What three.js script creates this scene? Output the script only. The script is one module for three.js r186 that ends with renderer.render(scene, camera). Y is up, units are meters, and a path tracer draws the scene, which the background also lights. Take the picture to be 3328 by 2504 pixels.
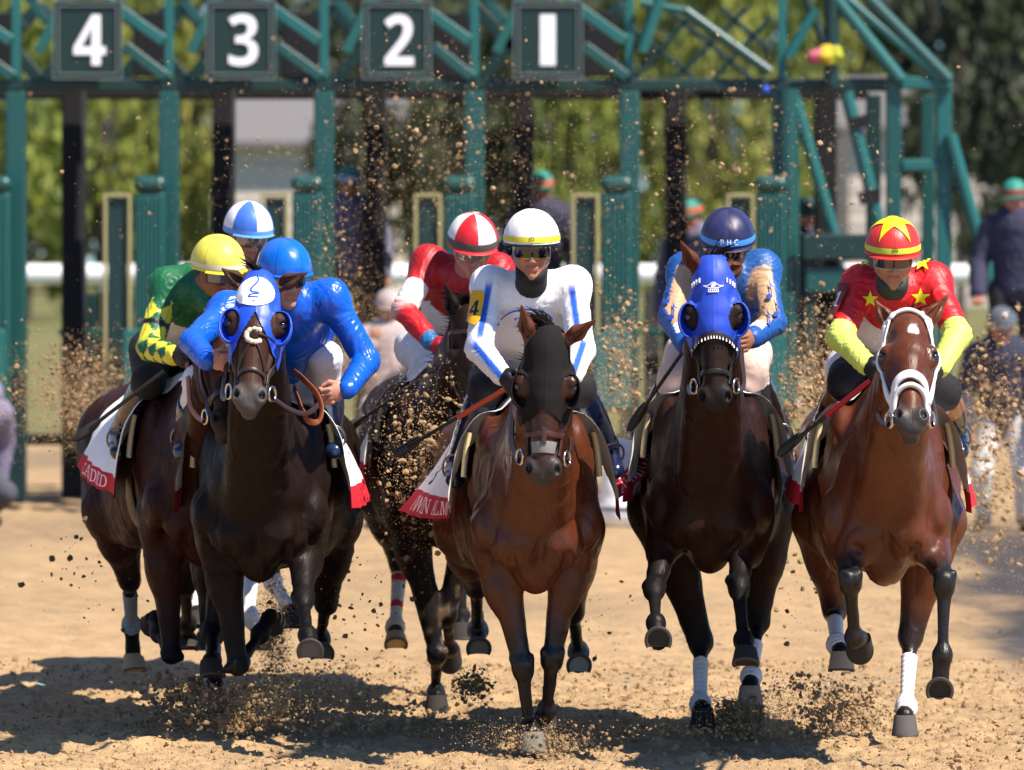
import * as THREE from 'three';
import { Sky } from 'three/addons/objects/Sky.js';
import { mergeGeometries } from 'three/addons/utils/BufferGeometryUtils.js';
import { RoundedBoxGeometry } from 'three/addons/geometries/RoundedBoxGeometry.js';
import { TextGeometry } from 'three/addons/geometries/TextGeometry.js';
import { FontLoader } from 'three/addons/loaders/FontLoader.js';

// ---------- camera, sky, sun, exposure ----------
const scene = new THREE.Scene();
const FOC = 18560, CX = 1664, HY = 767, CAMH = 2.2;            // a long lens, 2.2 m above the track
const camera = new THREE.PerspectiveCamera(2 * Math.atan((2504 - HY) / FOC) * 180 / Math.PI, 3328 / 2504, 1, 600);
camera.position.set(0, CAMH, 0);
camera.setViewOffset(3328, 2 * (2504 - HY), 0, 2504 - 2 * HY, 3328, 2504);
camera.focus = 23.7; camera.userData.fStop = 3.3;
scene.add(camera);
const SUN_AZ = 53 * Math.PI / 180, SUN_EL = 54 * Math.PI / 180;
const sunDir = new THREE.Vector3(Math.sin(SUN_AZ) * Math.cos(SUN_EL), Math.sin(SUN_EL), Math.cos(SUN_AZ) * Math.cos(SUN_EL));
const sky = new Sky(); sky.name = 'sky'; sky.scale.setScalar(500);
sky.userData.kind = 'structure';
Object.assign(sky.material.uniforms.turbidity, { value: 2.5 });
sky.material.uniforms.rayleigh.value = 1.0; sky.material.uniforms.mieCoefficient.value = 0.004;
sky.material.uniforms.sunPosition.value.copy(sunDir);
scene.add(sky);
scene.environmentIntensity = 0.1;
const sun = new THREE.DirectionalLight(0xfff2e0, 5);
sun.name = 'sun'; sun.position.copy(sunDir).multiplyScalar(60).add(new THREE.Vector3(0, 0, -30)); sun.target.position.set(0, 0, -30);
sun.castShadow = true; sun.shadow.mapSize.set(4096, 4096);
Object.assign(sun.shadow.camera, { left: -40, right: 40, top: 40, bottom: -40, near: 1, far: 160 });
scene.add(sun, sun.target);
const renderer = new THREE.WebGLRenderer({ antialias: true });
renderer.toneMapping = THREE.LinearToneMapping; renderer.toneMappingExposure = 1.8;
renderer.shadowMap.enabled = true;

// ---------- small helpers ----------
function rng(seed) { let s = seed >>> 0; return () => { s = (s + 0x6D2B79F5) >>> 0; let t = Math.imul(s ^ (s >>> 15), 1 | s); t = (t + Math.imul(t ^ (t >>> 7), 61 | t)) ^ t; return ((t ^ (t >>> 14)) >>> 0) / 4294967296; }; }
const V3 = (x, y, z) => new THREE.Vector3(x, y, z);
const at = (u, v, d) => V3((u - CX) / FOC * d, CAMH - (v - HY) / FOC * d, -d);   // a pixel of the photograph at a depth in metres
// the point seen at (u, v) that lies L metres from parent; toward the camera for s > 0
function reach(parent, u, v, L, s) {
  const q = V3((u - CX) / FOC, -(v - HY) / FOC, -1), c = V3(0, CAMH, 0).sub(parent);
  const A = q.dot(q), B = q.dot(c), D = B * B - A * (c.dot(c) - L * L);
  const d = D <= 0 ? -B / A : (-B - Math.sign(s || 1) * Math.sqrt(D)) / A;
  return at(u, v, d);
}
const mix = (a, b, t) => a + (b - a) * t, clamp01 = (t) => Math.max(0, Math.min(1, t));
const sstep = (a, b, x) => { const t = clamp01((x - a) / (b - a)); return t * t * (3 - 2 * t); };
const cmix = (a, b, t) => [mix(a[0], b[0], t), mix(a[1], b[1], t), mix(a[2], b[2], t)];
function hash3(x, y, z) { let h = Math.imul(x, 374761393) ^ Math.imul(y, 668265263) ^ Math.imul(z, 2147483647 - 1274126177); h = Math.imul(h ^ (h >>> 13), 1274126177); return ((h ^ (h >>> 16)) >>> 0) / 4294967296; }
function noise3(x, y, z) {
  const i = Math.floor(x), j = Math.floor(y), k = Math.floor(z); let u = x - i, v = y - j, w = z - k;
  u = u * u * (3 - 2 * u); v = v * v * (3 - 2 * v); w = w * w * (3 - 2 * w);
  const c = (a, b, d) => hash3(i + a, j + b, k + d);
  return mix(mix(mix(c(0, 0, 0), c(1, 0, 0), u), mix(c(0, 1, 0), c(1, 1, 0), u), v), mix(mix(c(0, 0, 1), c(1, 0, 1), u), mix(c(0, 1, 1), c(1, 1, 1), u), v), w) * 2 - 1;
}
function tag(o, label, category, group, kind) { if (label) o.userData.label = label; if (category) o.userData.category = category; if (group) o.userData.group = group; if (kind) o.userData.kind = kind; return o; }
const used = {};
function numbered(n) { used[n] = (used[n] ?? -1) + 1; return used[n] ? n + '_' + String(used[n]).padStart(3, '0') : n; }
function shadowed(o) { o.castShadow = o.receiveShadow = true; return o; }
function thing(name, label, category, pos, group) { const g = new THREE.Group(); g.name = numbered(name); g.position.copy(pos); scene.add(g); return tag(g, label, category, group); }
// geometry given in the world's axes, hung under a thing (or a part of one) whose origin is known
function part(name, geo, mat, parent, origin) { if (origin) geo.translate(-origin.x, -origin.y, -origin.z); const m = shadowed(new THREE.Mesh(geo, mat)); m.name = name; parent.add(m); return m; }
const M = (c, r = 0.6, o = {}) => new THREE.MeshPhysicalMaterial({ color: new THREE.Color().setRGB(...c), roughness: r, ...o });
function canvasTex(w, h, draw) { const c = document.createElement('canvas'); c.width = w; c.height = h; draw(c.getContext('2d'), w, h); const t = new THREE.CanvasTexture(c); t.colorSpace = THREE.SRGBColorSpace; return t; }

// tiling relief maps: creases of cloth, and the short coat of a horse with its veins
function pnoise(x, y, n, s) { const i = Math.floor(x), j = Math.floor(y); let u = x - i, v = y - j; u = u * u * (3 - 2 * u); v = v * v * (3 - 2 * v); const q = (a, b) => hash3(((a % n) + n) % n, ((b % n) + n) % n, s); return mix(mix(q(i, j), q(i + 1, j), u), mix(q(i, j + 1), q(i + 1, j + 1), u), v) * 2 - 1; }
function relief(N, metres, fn) { const t = canvasTex(N, N, (c) => { const im = c.createImageData(N, N); for (let y = 0; y < N; y++) for (let x = 0; x < N; x++) { const v = clamp01(fn(x / N, y / N)) * 255, k = (y * N + x) * 4; im.data[k] = im.data[k + 1] = im.data[k + 2] = v; im.data[k + 3] = 255; } c.putImageData(im, 0, 0); }); t.colorSpace = THREE.NoColorSpace; t.wrapS = t.wrapT = THREE.RepeatWrapping; t.repeat.set(1 / metres, 1 / metres); return t; }
const creaseTex = relief(512, 0.55, (x, y) => { const a = 0.5 * pnoise(x * 4, y * 4, 4, 1), b = 0.5 * pnoise(x * 4, y * 4, 4, 2), u = x + a * 0.22, v = y + b * 0.22, r = (f, g, s) => Math.pow(1 - Math.abs(pnoise(u * f, v * g, Math.max(f, g), s)), 2.5); return 0.15 + 0.42 * r(6, 6, 3) * (0.4 + 0.6 * Math.abs(pnoise(x * 3, y * 3, 3, 9))) + 0.28 * r(12, 12, 4) * Math.max(0, pnoise(x * 4, y * 4, 4, 8)) + 0.1 * pnoise(x * 24, y * 24, 24, 5); });
const coatTex = relief(512, 0.5, (x, y) => { const u = x + 0.12 * pnoise(x * 3, y * 3, 3, 11), v = y + 0.12 * pnoise(x * 3, y * 3, 3, 12), vein = Math.pow(Math.max(0, 1 - 9 * Math.abs(pnoise(u * 5, v * 5, 5, 13))), 1) * sstep(0.0, 0.4, pnoise(x * 3, y * 3, 3, 14)); return 0.35 + 0.4 * vein + 0.12 * pnoise(x * 90, y * 22, 90 * 22, 15) + 0.16 * pnoise(x * 22, y * 12, 22 * 12, 16) + 0.06 * pnoise(x * 170, y * 50, 170 * 50, 17); });
const coatRough = relief(256, 0.9, (x, y) => 0.7 + 0.14 * pnoise(x * 5, y * 5, 5, 21) + 0.1 * pnoise(x * 17, y * 17, 17, 22) + 0.12 * pnoise(x * 60, y * 30, 1800, 23));

// ---------- bodies as smooth unions of tapered limbs and ellipsoids, meshed on a grid ----------
const cone = (a, b, ra, rb, o = {}) => ({ t: 0, a, b, ra, rb, k: 0.03, ...o });
const blob = (c, r, o = {}) => { const p = { t: 1, a: c, r, X: V3(1, 0, 0), Y: V3(0, 1, 0), Z: V3(0, 0, 1), k: 0.03, ...o }; return p; };
function dist(p, x, y, z) {
  if (p.t === 0) {
    const a = p.a, b = p.b; let dx = b.x - a.x, dy = b.y - a.y, dz = b.z - a.z, px = x - a.x, py = y - a.y, pz = z - a.z;
    const L = dx * dx + dy * dy + dz * dz || 1e-9, t = Math.max(0, Math.min(1, (px * dx + py * dy + pz * dz) / L));
    px -= dx * t; py -= dy * t; pz -= dz * t;
    if (p.sq) { const s = p.sq, e = (px * s.x + py * s.y + pz * s.z) * (p.sf - 1); px += s.x * e; py += s.y * e; pz += s.z * e; }
    p.pt = t;
    const r = p.mid ? mix(p.ra, p.rb, t) + p.mid * 4 * t * (1 - t) : mix(p.ra, p.rb, t);
    return Math.sqrt(px * px + py * py + pz * pz) - r;
  }
  const px = x - p.a.x, py = y - p.a.y, pz = z - p.a.z, r = p.r;
  const u = (px * p.X.x + py * p.X.y + pz * p.X.z) / r[0], v = (px * p.Y.x + py * p.Y.y + pz * p.Y.z) / r[1], w = (px * p.Z.x + py * p.Z.y + pz * p.Z.z) / r[2];
  const k0 = Math.sqrt(u * u + v * v + w * w), k1 = Math.sqrt(u * u / (r[0] * r[0]) + v * v / (r[1] * r[1]) + w * w / (r[2] * r[2]));
  p.pt = 0.5;
  return k1 < 1e-9 ? -Math.min(r[0], r[1], r[2]) : k0 * (k0 - 1) / k1;
}
function smin(a, b, k) { const h = Math.max(k - Math.abs(a - b), 0) / k; return Math.min(a, b) - h * h * k * 0.25; }
function box(p, m) {
  const R = p.t === 0 ? Math.max(p.ra, p.rb) + (p.mid || 0) : 0, lo = V3(), hi = V3();
  if (p.t === 0) { lo.copy(p.a).min(p.b).subScalar(R * (p.sf && p.sf < 1 ? 1 / p.sf : 1)); hi.copy(p.a).max(p.b).addScalar(R * (p.sf && p.sf < 1 ? 1 / p.sf : 1)); } else for (const c of ['x', 'y', 'z']) { const e = Math.hypot(p.X[c] * p.r[0], p.Y[c] * p.r[1], p.Z[c] * p.r[2]); lo[c] = p.a[c] - e; hi[c] = p.a[c] + e; }
  return [lo.subScalar(m), hi.addScalar(m)];
}
function evalAt(prims, x, y, z) { let d = 1; for (const p of prims) { const e = dist(p, x, y, z); d = p.sub ? -smin(-d, e, p.k) : smin(d, e, p.k); } return d; }
function gradAt(prims, q, e = 0.004) { const g = V3(evalAt(prims, q.x + e, q.y, q.z) - evalAt(prims, q.x - e, q.y, q.z), evalAt(prims, q.x, q.y + e, q.z) - evalAt(prims, q.x, q.y - e, q.z), evalAt(prims, q.x, q.y, q.z + e) - evalAt(prims, q.x, q.y, q.z - e)); return g.normalize(); }
// onto the surface (plus off) by walking along the gradient
function snap(prims, q, off = 0.004) { const p = q.clone(); for (let i = 0; i < 6; i++) { const d = evalAt(prims, p.x, p.y, p.z) - off; if (Math.abs(d) < 3e-4) break; p.addScaledVector(gradAt(prims, p), -d * 0.9); } return p; }
// first hit of a ray with the surface (plus off); null past `far`
function hit(prims, o, dir, off = 0.004, far = 1.2) { let t = 0; for (let i = 0; i < 90; i++) { const d = evalAt(prims, o.x + dir.x * t, o.y + dir.y * t, o.z + dir.z * t) - off; if (d < 6e-4) return o.clone().addScaledVector(dir, t); t += Math.max(d * 0.7, 0.0008); if (t > far) return null; } return o.clone().addScaledVector(dir, t); }

// opts: h cell, clip(x,y,z) -> distance to a half-space field that bounds the body (kept where < 0), inflate, wrinkle(p,n), paint(p,rgb)
function skin(prims, { h = 0.01, inflate = 0, clip = null, wrinkle = null, paint = null, bounds = null, keep = null, colors = true, soft = 0.012 } = {}) {
  const lo = V3(9e9, 9e9, 9e9), hi = V3(-9e9, -9e9, -9e9), mar = 3 * h + Math.max(0, inflate);
  for (const p of prims) if (!p.sub) { const [a, b] = box(p, mar); lo.min(a); hi.max(b); }
  if (bounds) { lo.max(bounds[0]); hi.min(bounds[1]); }
  const nx = Math.ceil((hi.x - lo.x) / h) + 1, ny = Math.ceil((hi.y - lo.y) / h) + 1, nz = Math.ceil((hi.z - lo.z) / h) + 1, N = nx * ny * nz;
  const f = new Float32Array(N).fill(1), deep = -0.03 - 3 * h;
  for (const p of prims) {
    const [a, b] = box(p, mar + p.k + 0.02);
    const i0 = Math.max(0, Math.floor((a.x - lo.x) / h)), i1 = Math.min(nx - 1, Math.ceil((b.x - lo.x) / h)), j0 = Math.max(0, Math.floor((a.y - lo.y) / h)), j1 = Math.min(ny - 1, Math.ceil((b.y - lo.y) / h)), k0 = Math.max(0, Math.floor((a.z - lo.z) / h)), k1 = Math.min(nz - 1, Math.ceil((b.z - lo.z) / h));
    for (let k = k0; k <= k1; k++) for (let j = j0; j <= j1; j++) { let n = (k * ny + j) * nx + i0; const y = lo.y + j * h, z = lo.z + k * h; for (let i = i0; i <= i1; i++, n++) { if (f[n] < deep && !p.sub) continue; const e = dist(p, lo.x + i * h, y, z); f[n] = p.sub ? -smin(-f[n], e, p.k) : smin(f[n], e, p.k); } }
  }
  if (inflate) for (let n = 0; n < N; n++) f[n] -= inflate;
  if (clip) for (let k = 0, n = 0; k < nz; k++) for (let j = 0; j < ny; j++) for (let i = 0; i < nx; i++, n++) if (f[n] < 3 * h) f[n] = Math.max(f[n], clip(lo.x + i * h, lo.y + j * h, lo.z + k * h));
  // surface nets
  const id = new Int32Array(N).fill(-1), pos = [], idx = [], sx = 1, sy = nx, sz = nx * ny, co = [0, sx, sy, sx + sy, sz, sz + sx, sz + sy, sz + sx + sy];
  const E = [[0, 1], [2, 3], [4, 5], [6, 7], [0, 2], [1, 3], [4, 6], [5, 7], [0, 4], [1, 5], [2, 6], [3, 7]];
  for (let k = 0; k < nz - 1; k++) for (let j = 0; j < ny - 1; j++) for (let i = 0; i < nx - 1; i++) {
    const n = (k * ny + j) * nx + i; let m = 0;
    for (let c = 0; c < 8; c++) if (f[n + co[c]] < 0) m |= 1 << c;
    if (m === 0 || m === 255) continue;
    let x = 0, y = 0, z = 0, q = 0;
    for (const [a, b] of E) { if (((m >> a) & 1) === ((m >> b) & 1)) continue; const fa = f[n + co[a]], fb = f[n + co[b]], t = fa / (fa - fb); x += (a & 1) + t * ((b & 1) - (a & 1)); y += ((a >> 1) & 1) + t * (((b >> 1) & 1) - ((a >> 1) & 1)); z += ((a >> 2) & 1) + t * (((b >> 2) & 1) - ((a >> 2) & 1)); q++; }
    id[n] = pos.length / 3; pos.push(lo.x + (i + x / q) * h, lo.y + (j + y / q) * h, lo.z + (k + z / q) * h);
  }
  const S3 = [sx, sy, sz, sx, sy];
  for (let k = 1; k < nz - 1; k++) for (let j = 1; j < ny - 1; j++) for (let i = 1; i < nx - 1; i++) {
    const n = (k * ny + j) * nx + i, s = f[n] < 0;
    for (let q = 0; q < 3; q++) {
      const st = S3[q]; if ((f[n + st] < 0) === s) continue; const u = S3[q + 1], v = S3[q + 2];
      const a = id[n], b = id[n - u], c = id[n - u - v], d = id[n - v];
      if (a < 0 || b < 0 || c < 0 || d < 0) continue;
      if (keep) { const K = keep(pos[a * 3], pos[a * 3 + 1], pos[a * 3 + 2]); if (!K) continue; }
      if (s) idx.push(a, b, c, a, c, d); else idx.push(a, c, b, a, d, c);
    }
  }
  const geo = new THREE.BufferGeometry();
  const P = new Float32Array(pos); geo.setAttribute('position', new THREE.BufferAttribute(P, 3)); geo.setIndex(idx); geo.computeVertexNormals();
  if (wrinkle) { const nn = geo.attributes.normal.array; for (let i = 0; i < P.length; i += 3) { const w = wrinkle(P[i], P[i + 1], P[i + 2], nn[i], nn[i + 1], nn[i + 2]); P[i] += nn[i] * w; P[i + 1] += nn[i + 1] * w; P[i + 2] += nn[i + 2] * w; } geo.computeVertexNormals(); }
  { const U = new Float32Array(P.length / 3 * 2); for (let i = 0, j = 0; i < P.length; i += 3, j += 2) { U[j] = P[i] + P[i + 2] * 0.28; U[j + 1] = P[i + 1] + P[i + 2] * 0.1; } geo.setAttribute('uv', new THREE.BufferAttribute(U, 2)); }
  if (colors) {
    const C = new Float32Array(P.length), pr = prims.filter((p) => p.col && !p.sub), bx = pr.map((p) => box(p, 0.09));
    for (let i = 0; i < P.length; i += 3) {
      let W = 0; const c = [0, 0, 0], x = P[i], y = P[i + 1], z = P[i + 2];
      for (let n = 0; n < pr.length; n++) {
        const [a, b] = bx[n]; if (x < a.x || y < a.y || z < a.z || x > b.x || y > b.y || z > b.z) continue;
        const p = pr[n], d = dist(p, x, y, z), w = Math.exp(-Math.max(0, d) / (p.soft || soft)) * (p.cw || 1) + 1e-9, t = p.pt;
        const q = typeof p.col === 'function' ? p.col(t, x, y, z, p) : p.colB ? cmix(p.col, p.colB, t) : p.col;
        c[0] += q[0] * w; c[1] += q[1] * w; c[2] += q[2] * w; W += w;
      }
      if (W > 0) { c[0] /= W; c[1] /= W; c[2] /= W; }
      if (paint) paint(x, y, z, c);
      C[i] = c[0]; C[i + 1] = c[1]; C[i + 2] = c[2];
    }
    geo.setAttribute('color', new THREE.BufferAttribute(C, 3));
  }
  return geo;
}
// a flat strap that lies on a surface (prims) along the given points, or hangs free when prims is null
function strap(prims, pts, width, off = 0.004, { closed = false, n = 40, thick = 0.004, face = null } = {}) {
  const cv = new THREE.CatmullRomCurve3(pts, closed), P = [], idx = [], q = [];
  for (let i = 0; i <= n; i++) q.push(prims ? snap(prims, cv.getPoint(i / n), off) : cv.getPoint(i / n));
  for (let i = 0; i <= n; i++) {
    const t = q[Math.min(n, i + 1)].clone().sub(q[Math.max(0, i - 1)]).normalize(), nr = prims ? gradAt(prims, q[i]) : (face || V3(0, 0, 1)).clone();
    const s = t.clone().cross(nr).normalize(), up = s.clone().cross(t).normalize();
    for (const [a, b] of [[-0.5, 0], [-0.46, 1], [0.46, 1], [0.5, 0]]) { const p = q[i].clone().addScaledVector(s, a * width).addScaledVector(up, b * thick - (b ? 0 : thick * 0.6)); P.push(p.x, p.y, p.z); }
  }
  for (let i = 0; i < n; i++) for (let j = 0; j < 4; j++) { const a = i * 4 + j, b = i * 4 + (j + 1) % 4, c = a + 4, d = b + 4; idx.push(a, b, c, b, d, c); }
  const g = new THREE.BufferGeometry(); g.setAttribute('position', new THREE.Float32BufferAttribute(P, 3)); g.setIndex(idx); g.computeVertexNormals(); return g;
}
const tube = (pts, r, n = 24, k = 8, closed = false) => new THREE.TubeGeometry(new THREE.CatmullRomCurve3(pts, closed), n, r, k, closed);
// a rectangle of cloth or print dropped on a surface along dir, with uv 0..1
function decal(prims, c, U, Vv, dir, w, h, { nu = 14, nv = 14, off = 0.005, start = 0.25, mask = null } = {}) {
  const P = [], uv = [], idx = [], id = [];
  for (let j = 0; j <= nv; j++) for (let i = 0; i <= nu; i++) {
    const a = (i / nu - 0.5) * w, b = (j / nv - 0.5) * h, o = c.clone().addScaledVector(U, a).addScaledVector(Vv, b).addScaledVector(dir, -start), p = hit(prims, o, dir, off, start + 0.22);
    if (!p) { id.push(-1); continue; }
    id.push(P.length / 3); P.push(p.x, p.y, p.z); uv.push(i / nu, j / nv);
  }
  for (let j = 0; j < nv; j++) for (let i = 0; i < nu; i++) { const a = id[j * (nu + 1) + i], b = id[j * (nu + 1) + i + 1], d = id[(j + 1) * (nu + 1) + i], e = id[(j + 1) * (nu + 1) + i + 1]; if (Math.min(a, b, d, e) < 0) continue; if (mask && !mask((i + 0.5) / nu, (j + 0.5) / nv)) continue; idx.push(a, b, e, a, e, d); }
  const g = new THREE.BufferGeometry(); g.setAttribute('position', new THREE.Float32BufferAttribute(P, 3)); g.setAttribute('uv', new THREE.Float32BufferAttribute(uv, 2)); g.setIndex(idx); g.computeVertexNormals(); return g;
}
// ---------- the track: one sheet of harrowed dirt, lumpy where it is near ----------
const lumps = (x, z) => 0.011 * noise3(x * 3.1, 0, z * 2.4) + 0.010 * noise3(x * 9, 5, z * 8) + 0.02 * Math.max(0, noise3(x * 19, 9, z * 17)) + 0.012 * Math.max(0, noise3(x * 47, 3, z * 45));
const furrow = (x, z) => { let h = 0; for (const [z0, a, s] of [[-24.55, 0.022, 1.3], [-25.6, 0.014, 0.9], [-26.9, 0.016, 1.7], [-22.95, 0.012, 2.2]]) { const q = z - z0 - 0.1 * noise3(x * s, z0, 1) - 0.05 * noise3(x * 5, z0, 4); h += a * Math.exp(-q * q / 0.0016) - a * 0.9 * Math.exp(-(q - 0.07) * (q - 0.07) / 0.0022); } return h; };
// hoof prints: a dished print with a torn rim in some cells of a half-metre grid
const prints = (x, z) => { let h = 0; const i = Math.floor(x / 0.42), j = Math.floor(z / 0.42); for (let a = -1; a <= 1; a++) for (let b = -1; b <= 1; b++) { if (hash3(i + a, j + b, 5) > 0.4) continue; const cx = (i + a + hash3(i + a, j + b, 6)) * 0.42, cz = (j + b + hash3(i + a, j + b, 7)) * 0.42, r = Math.hypot(x - cx, (z - cz) * 0.9); if (r < 0.2) h += -0.03 * sstep(0.085, 0.045, r) + 0.022 * Math.exp(-Math.pow((r - 0.105) / 0.028, 2)) * (0.6 + 0.7 * noise3(x * 14, 6, z * 14)); } return h; };
const groundAt = (x, z) => { const d = -z, near = sstep(60, 40, d); return near * (lumps(x, z) * (d > 28 ? 1.3 : 1) + (d < 34 ? prints(x, z) * sstep(34, 31, d) : 0) + furrow(x, z) * (0.6 + 0.4 * noise3(x * 1.3, 2, z))); };
const groundShade = (x, z) => sstep(2.35, 2.95, x - (-z - 30) * 0.035 + 0.22 * noise3(x * 3, 4, z * 0.7) + 0.1 * noise3(x * 11, 4, z * 5)) * sstep(46, 40, -z) * sstep(27, 29.5, -z);  // shadow of something off to the right, painted into the ground colour
{
  const parts = [], grid = (x0, x1, d0, d1, nx, nd, y = 0) => {
    const P = [], C = [], uv = [], idx = [];
    for (let j = 0; j <= nd; j++) for (let i = 0; i <= nx; i++) {
      const x = mix(x0, x1, i / nx), z = -mix(d0, d1, j / nd), h = y + groundAt(x, z); P.push(x, h, z); uv.push(x, z);
      const w = 1 + 0.1 * noise3(x * 1.1, 1, z * 0.5) + 0.1 * noise3(x * 6, 1, z * 6) + 0.16 * noise3(x * 30, 1, z * 30), shadeAndWet = Math.max(groundShade(x, z), 0.35 * sstep(0.15, 0.5, noise3(x * 0.5, 8, z * 0.16)) * sstep(30, 36, -z)), far = sstep(60, 64, -z);  // painted shadow at the right, plus real damp patches farther off
      const c = cmix(cmix([0.355, 0.24, 0.126], [0.045, 0.042, 0.045], shadeAndWet), [0.13, 0.13, 0.045], far); C.push(c[0] * w, c[1] * w, c[2] * w);
    }
    for (let j = 0; j < nd; j++) for (let i = 0; i < nx; i++) { const a = j * (nx + 1) + i, b = a + 1, c = a + nx + 1, d = c + 1; idx.push(a, b, c, b, d, c); }
    const g = new THREE.BufferGeometry(); g.setAttribute('position', new THREE.Float32BufferAttribute(P, 3)); g.setAttribute('color', new THREE.Float32BufferAttribute(C, 3)); g.setAttribute('uv', new THREE.Float32BufferAttribute(uv, 2)); g.setIndex(idx); g.computeVertexNormals(); parts.push(g);
  };
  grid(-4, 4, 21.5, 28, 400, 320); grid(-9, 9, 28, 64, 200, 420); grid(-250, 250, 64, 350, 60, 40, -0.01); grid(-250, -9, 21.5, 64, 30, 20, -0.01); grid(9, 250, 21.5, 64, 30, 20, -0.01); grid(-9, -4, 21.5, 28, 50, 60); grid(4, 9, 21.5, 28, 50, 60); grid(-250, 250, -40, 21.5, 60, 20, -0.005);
  const bump = canvasTex(512, 512, (c, w, h) => { const im = c.createImageData(w, h), R = rng(3); const f = new Float32Array(w * h); for (let o = 1; o <= 4; o++) { const n = 16 << o; for (let y = 0; y < h; y++) for (let x = 0; x < w; x++) { const u = x / w * n, v = y / h * n, i = Math.floor(u), j = Math.floor(v), a = u - i, b = v - j, q = (p, r) => hash3(p % n, r % n, o); f[y * w + x] += mix(mix(q(i, j), q(i + 1, j), a), mix(q(i, j + 1), q(i + 1, j + 1), a), b) / (1 + o * 0.4); } } for (let i = 0; i < w * h; i++) { const v = f[i] / 2.2 * 255; im.data[i * 4] = im.data[i * 4 + 1] = im.data[i * 4 + 2] = v; im.data[i * 4 + 3] = 255; } c.putImageData(im, 0, 0); });
  bump.wrapS = bump.wrapT = THREE.RepeatWrapping; bump.colorSpace = THREE.NoColorSpace; bump.repeat.set(1.7, 1.7);
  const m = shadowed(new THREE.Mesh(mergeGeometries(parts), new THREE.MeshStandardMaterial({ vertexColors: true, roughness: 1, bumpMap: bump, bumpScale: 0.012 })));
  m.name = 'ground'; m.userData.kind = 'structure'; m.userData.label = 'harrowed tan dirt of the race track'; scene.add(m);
}
// ---------- people ----------
const SKIN = [0.42, 0.2, 0.13], lensMat = M([0.01, 0.009, 0.008], 0.06, { clearcoat: 1 }), satin = (o = {}) => new THREE.MeshPhysicalMaterial({ color: 0xffffff, vertexColors: true, roughness: 0.5, sheen: 0.2, sheenRoughness: 0.35, bumpMap: creaseTex, bumpScale: 0.007, ...o });
const cottonMat = new THREE.MeshPhysicalMaterial({ color: 0xffffff, vertexColors: true, roughness: 0.85, bumpMap: creaseTex, bumpScale: 0.006 }), skinMat = new THREE.MeshPhysicalMaterial({ color: 0xffffff, vertexColors: true, roughness: 0.5, specularIntensity: 0.4 }), bootMat = new THREE.MeshPhysicalMaterial({ color: 0xffffff, vertexColors: true, roughness: 0.22, clearcoat: 0.6, clearcoatRoughness: 0.15 });
// a fist round a rein: palm, four fingers of unequal length in three bends, and a thumb from the side of the palm
function handPrims(w, dir, ax, pn, col, s = 1) {
  const q = [], c = { col, k: 0.012 }, p = (a, b, e) => w.clone().addScaledVector(dir, a * s).addScaledVector(ax, b * s).addScaledVector(pn, e * s);
  q.push(cone(w, p(0.03, 0, 0), 0.024 * s, 0.026 * s, { ...c, k: 0.02 }), blob(p(0.055, 0, 0.002), [0.042 * s, 0.04 * s, 0.02 * s], { X: dir, Y: ax, Z: pn, ...c }));
  [[0.03, 0.92], [0.01, 1.04], [-0.011, 1], [-0.031, 0.82]].forEach(([b, l]) => {
    const k0 = p(0.085, b, -0.002), k1 = p(0.085 + 0.03 * l, b * 1.02, 0.014), k2 = p(0.088 + 0.024 * l, b, 0.014 + 0.026 * l), k3 = p(0.072, b * 0.98, 0.02 + 0.026 * l);
    q.push(cone(k0, k1, 0.0105 * s, 0.0098 * s, { ...c, k: 0.005 }), cone(k1, k2, 0.0098 * s, 0.009 * s, { ...c, k: 0.003 }), cone(k2, k3, 0.009 * s, 0.0078 * s, { ...c, k: 0.003 }));
  });
  q.push(cone(p(0.035, 0.032, 0.01), p(0.065, 0.048, 0.026), 0.014 * s, 0.011 * s, { ...c, k: 0.01 }), cone(p(0.065, 0.048, 0.026), p(0.094, 0.04, 0.036), 0.011 * s, 0.009 * s, { ...c, k: 0.004 }));
  return q;
}
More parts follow.
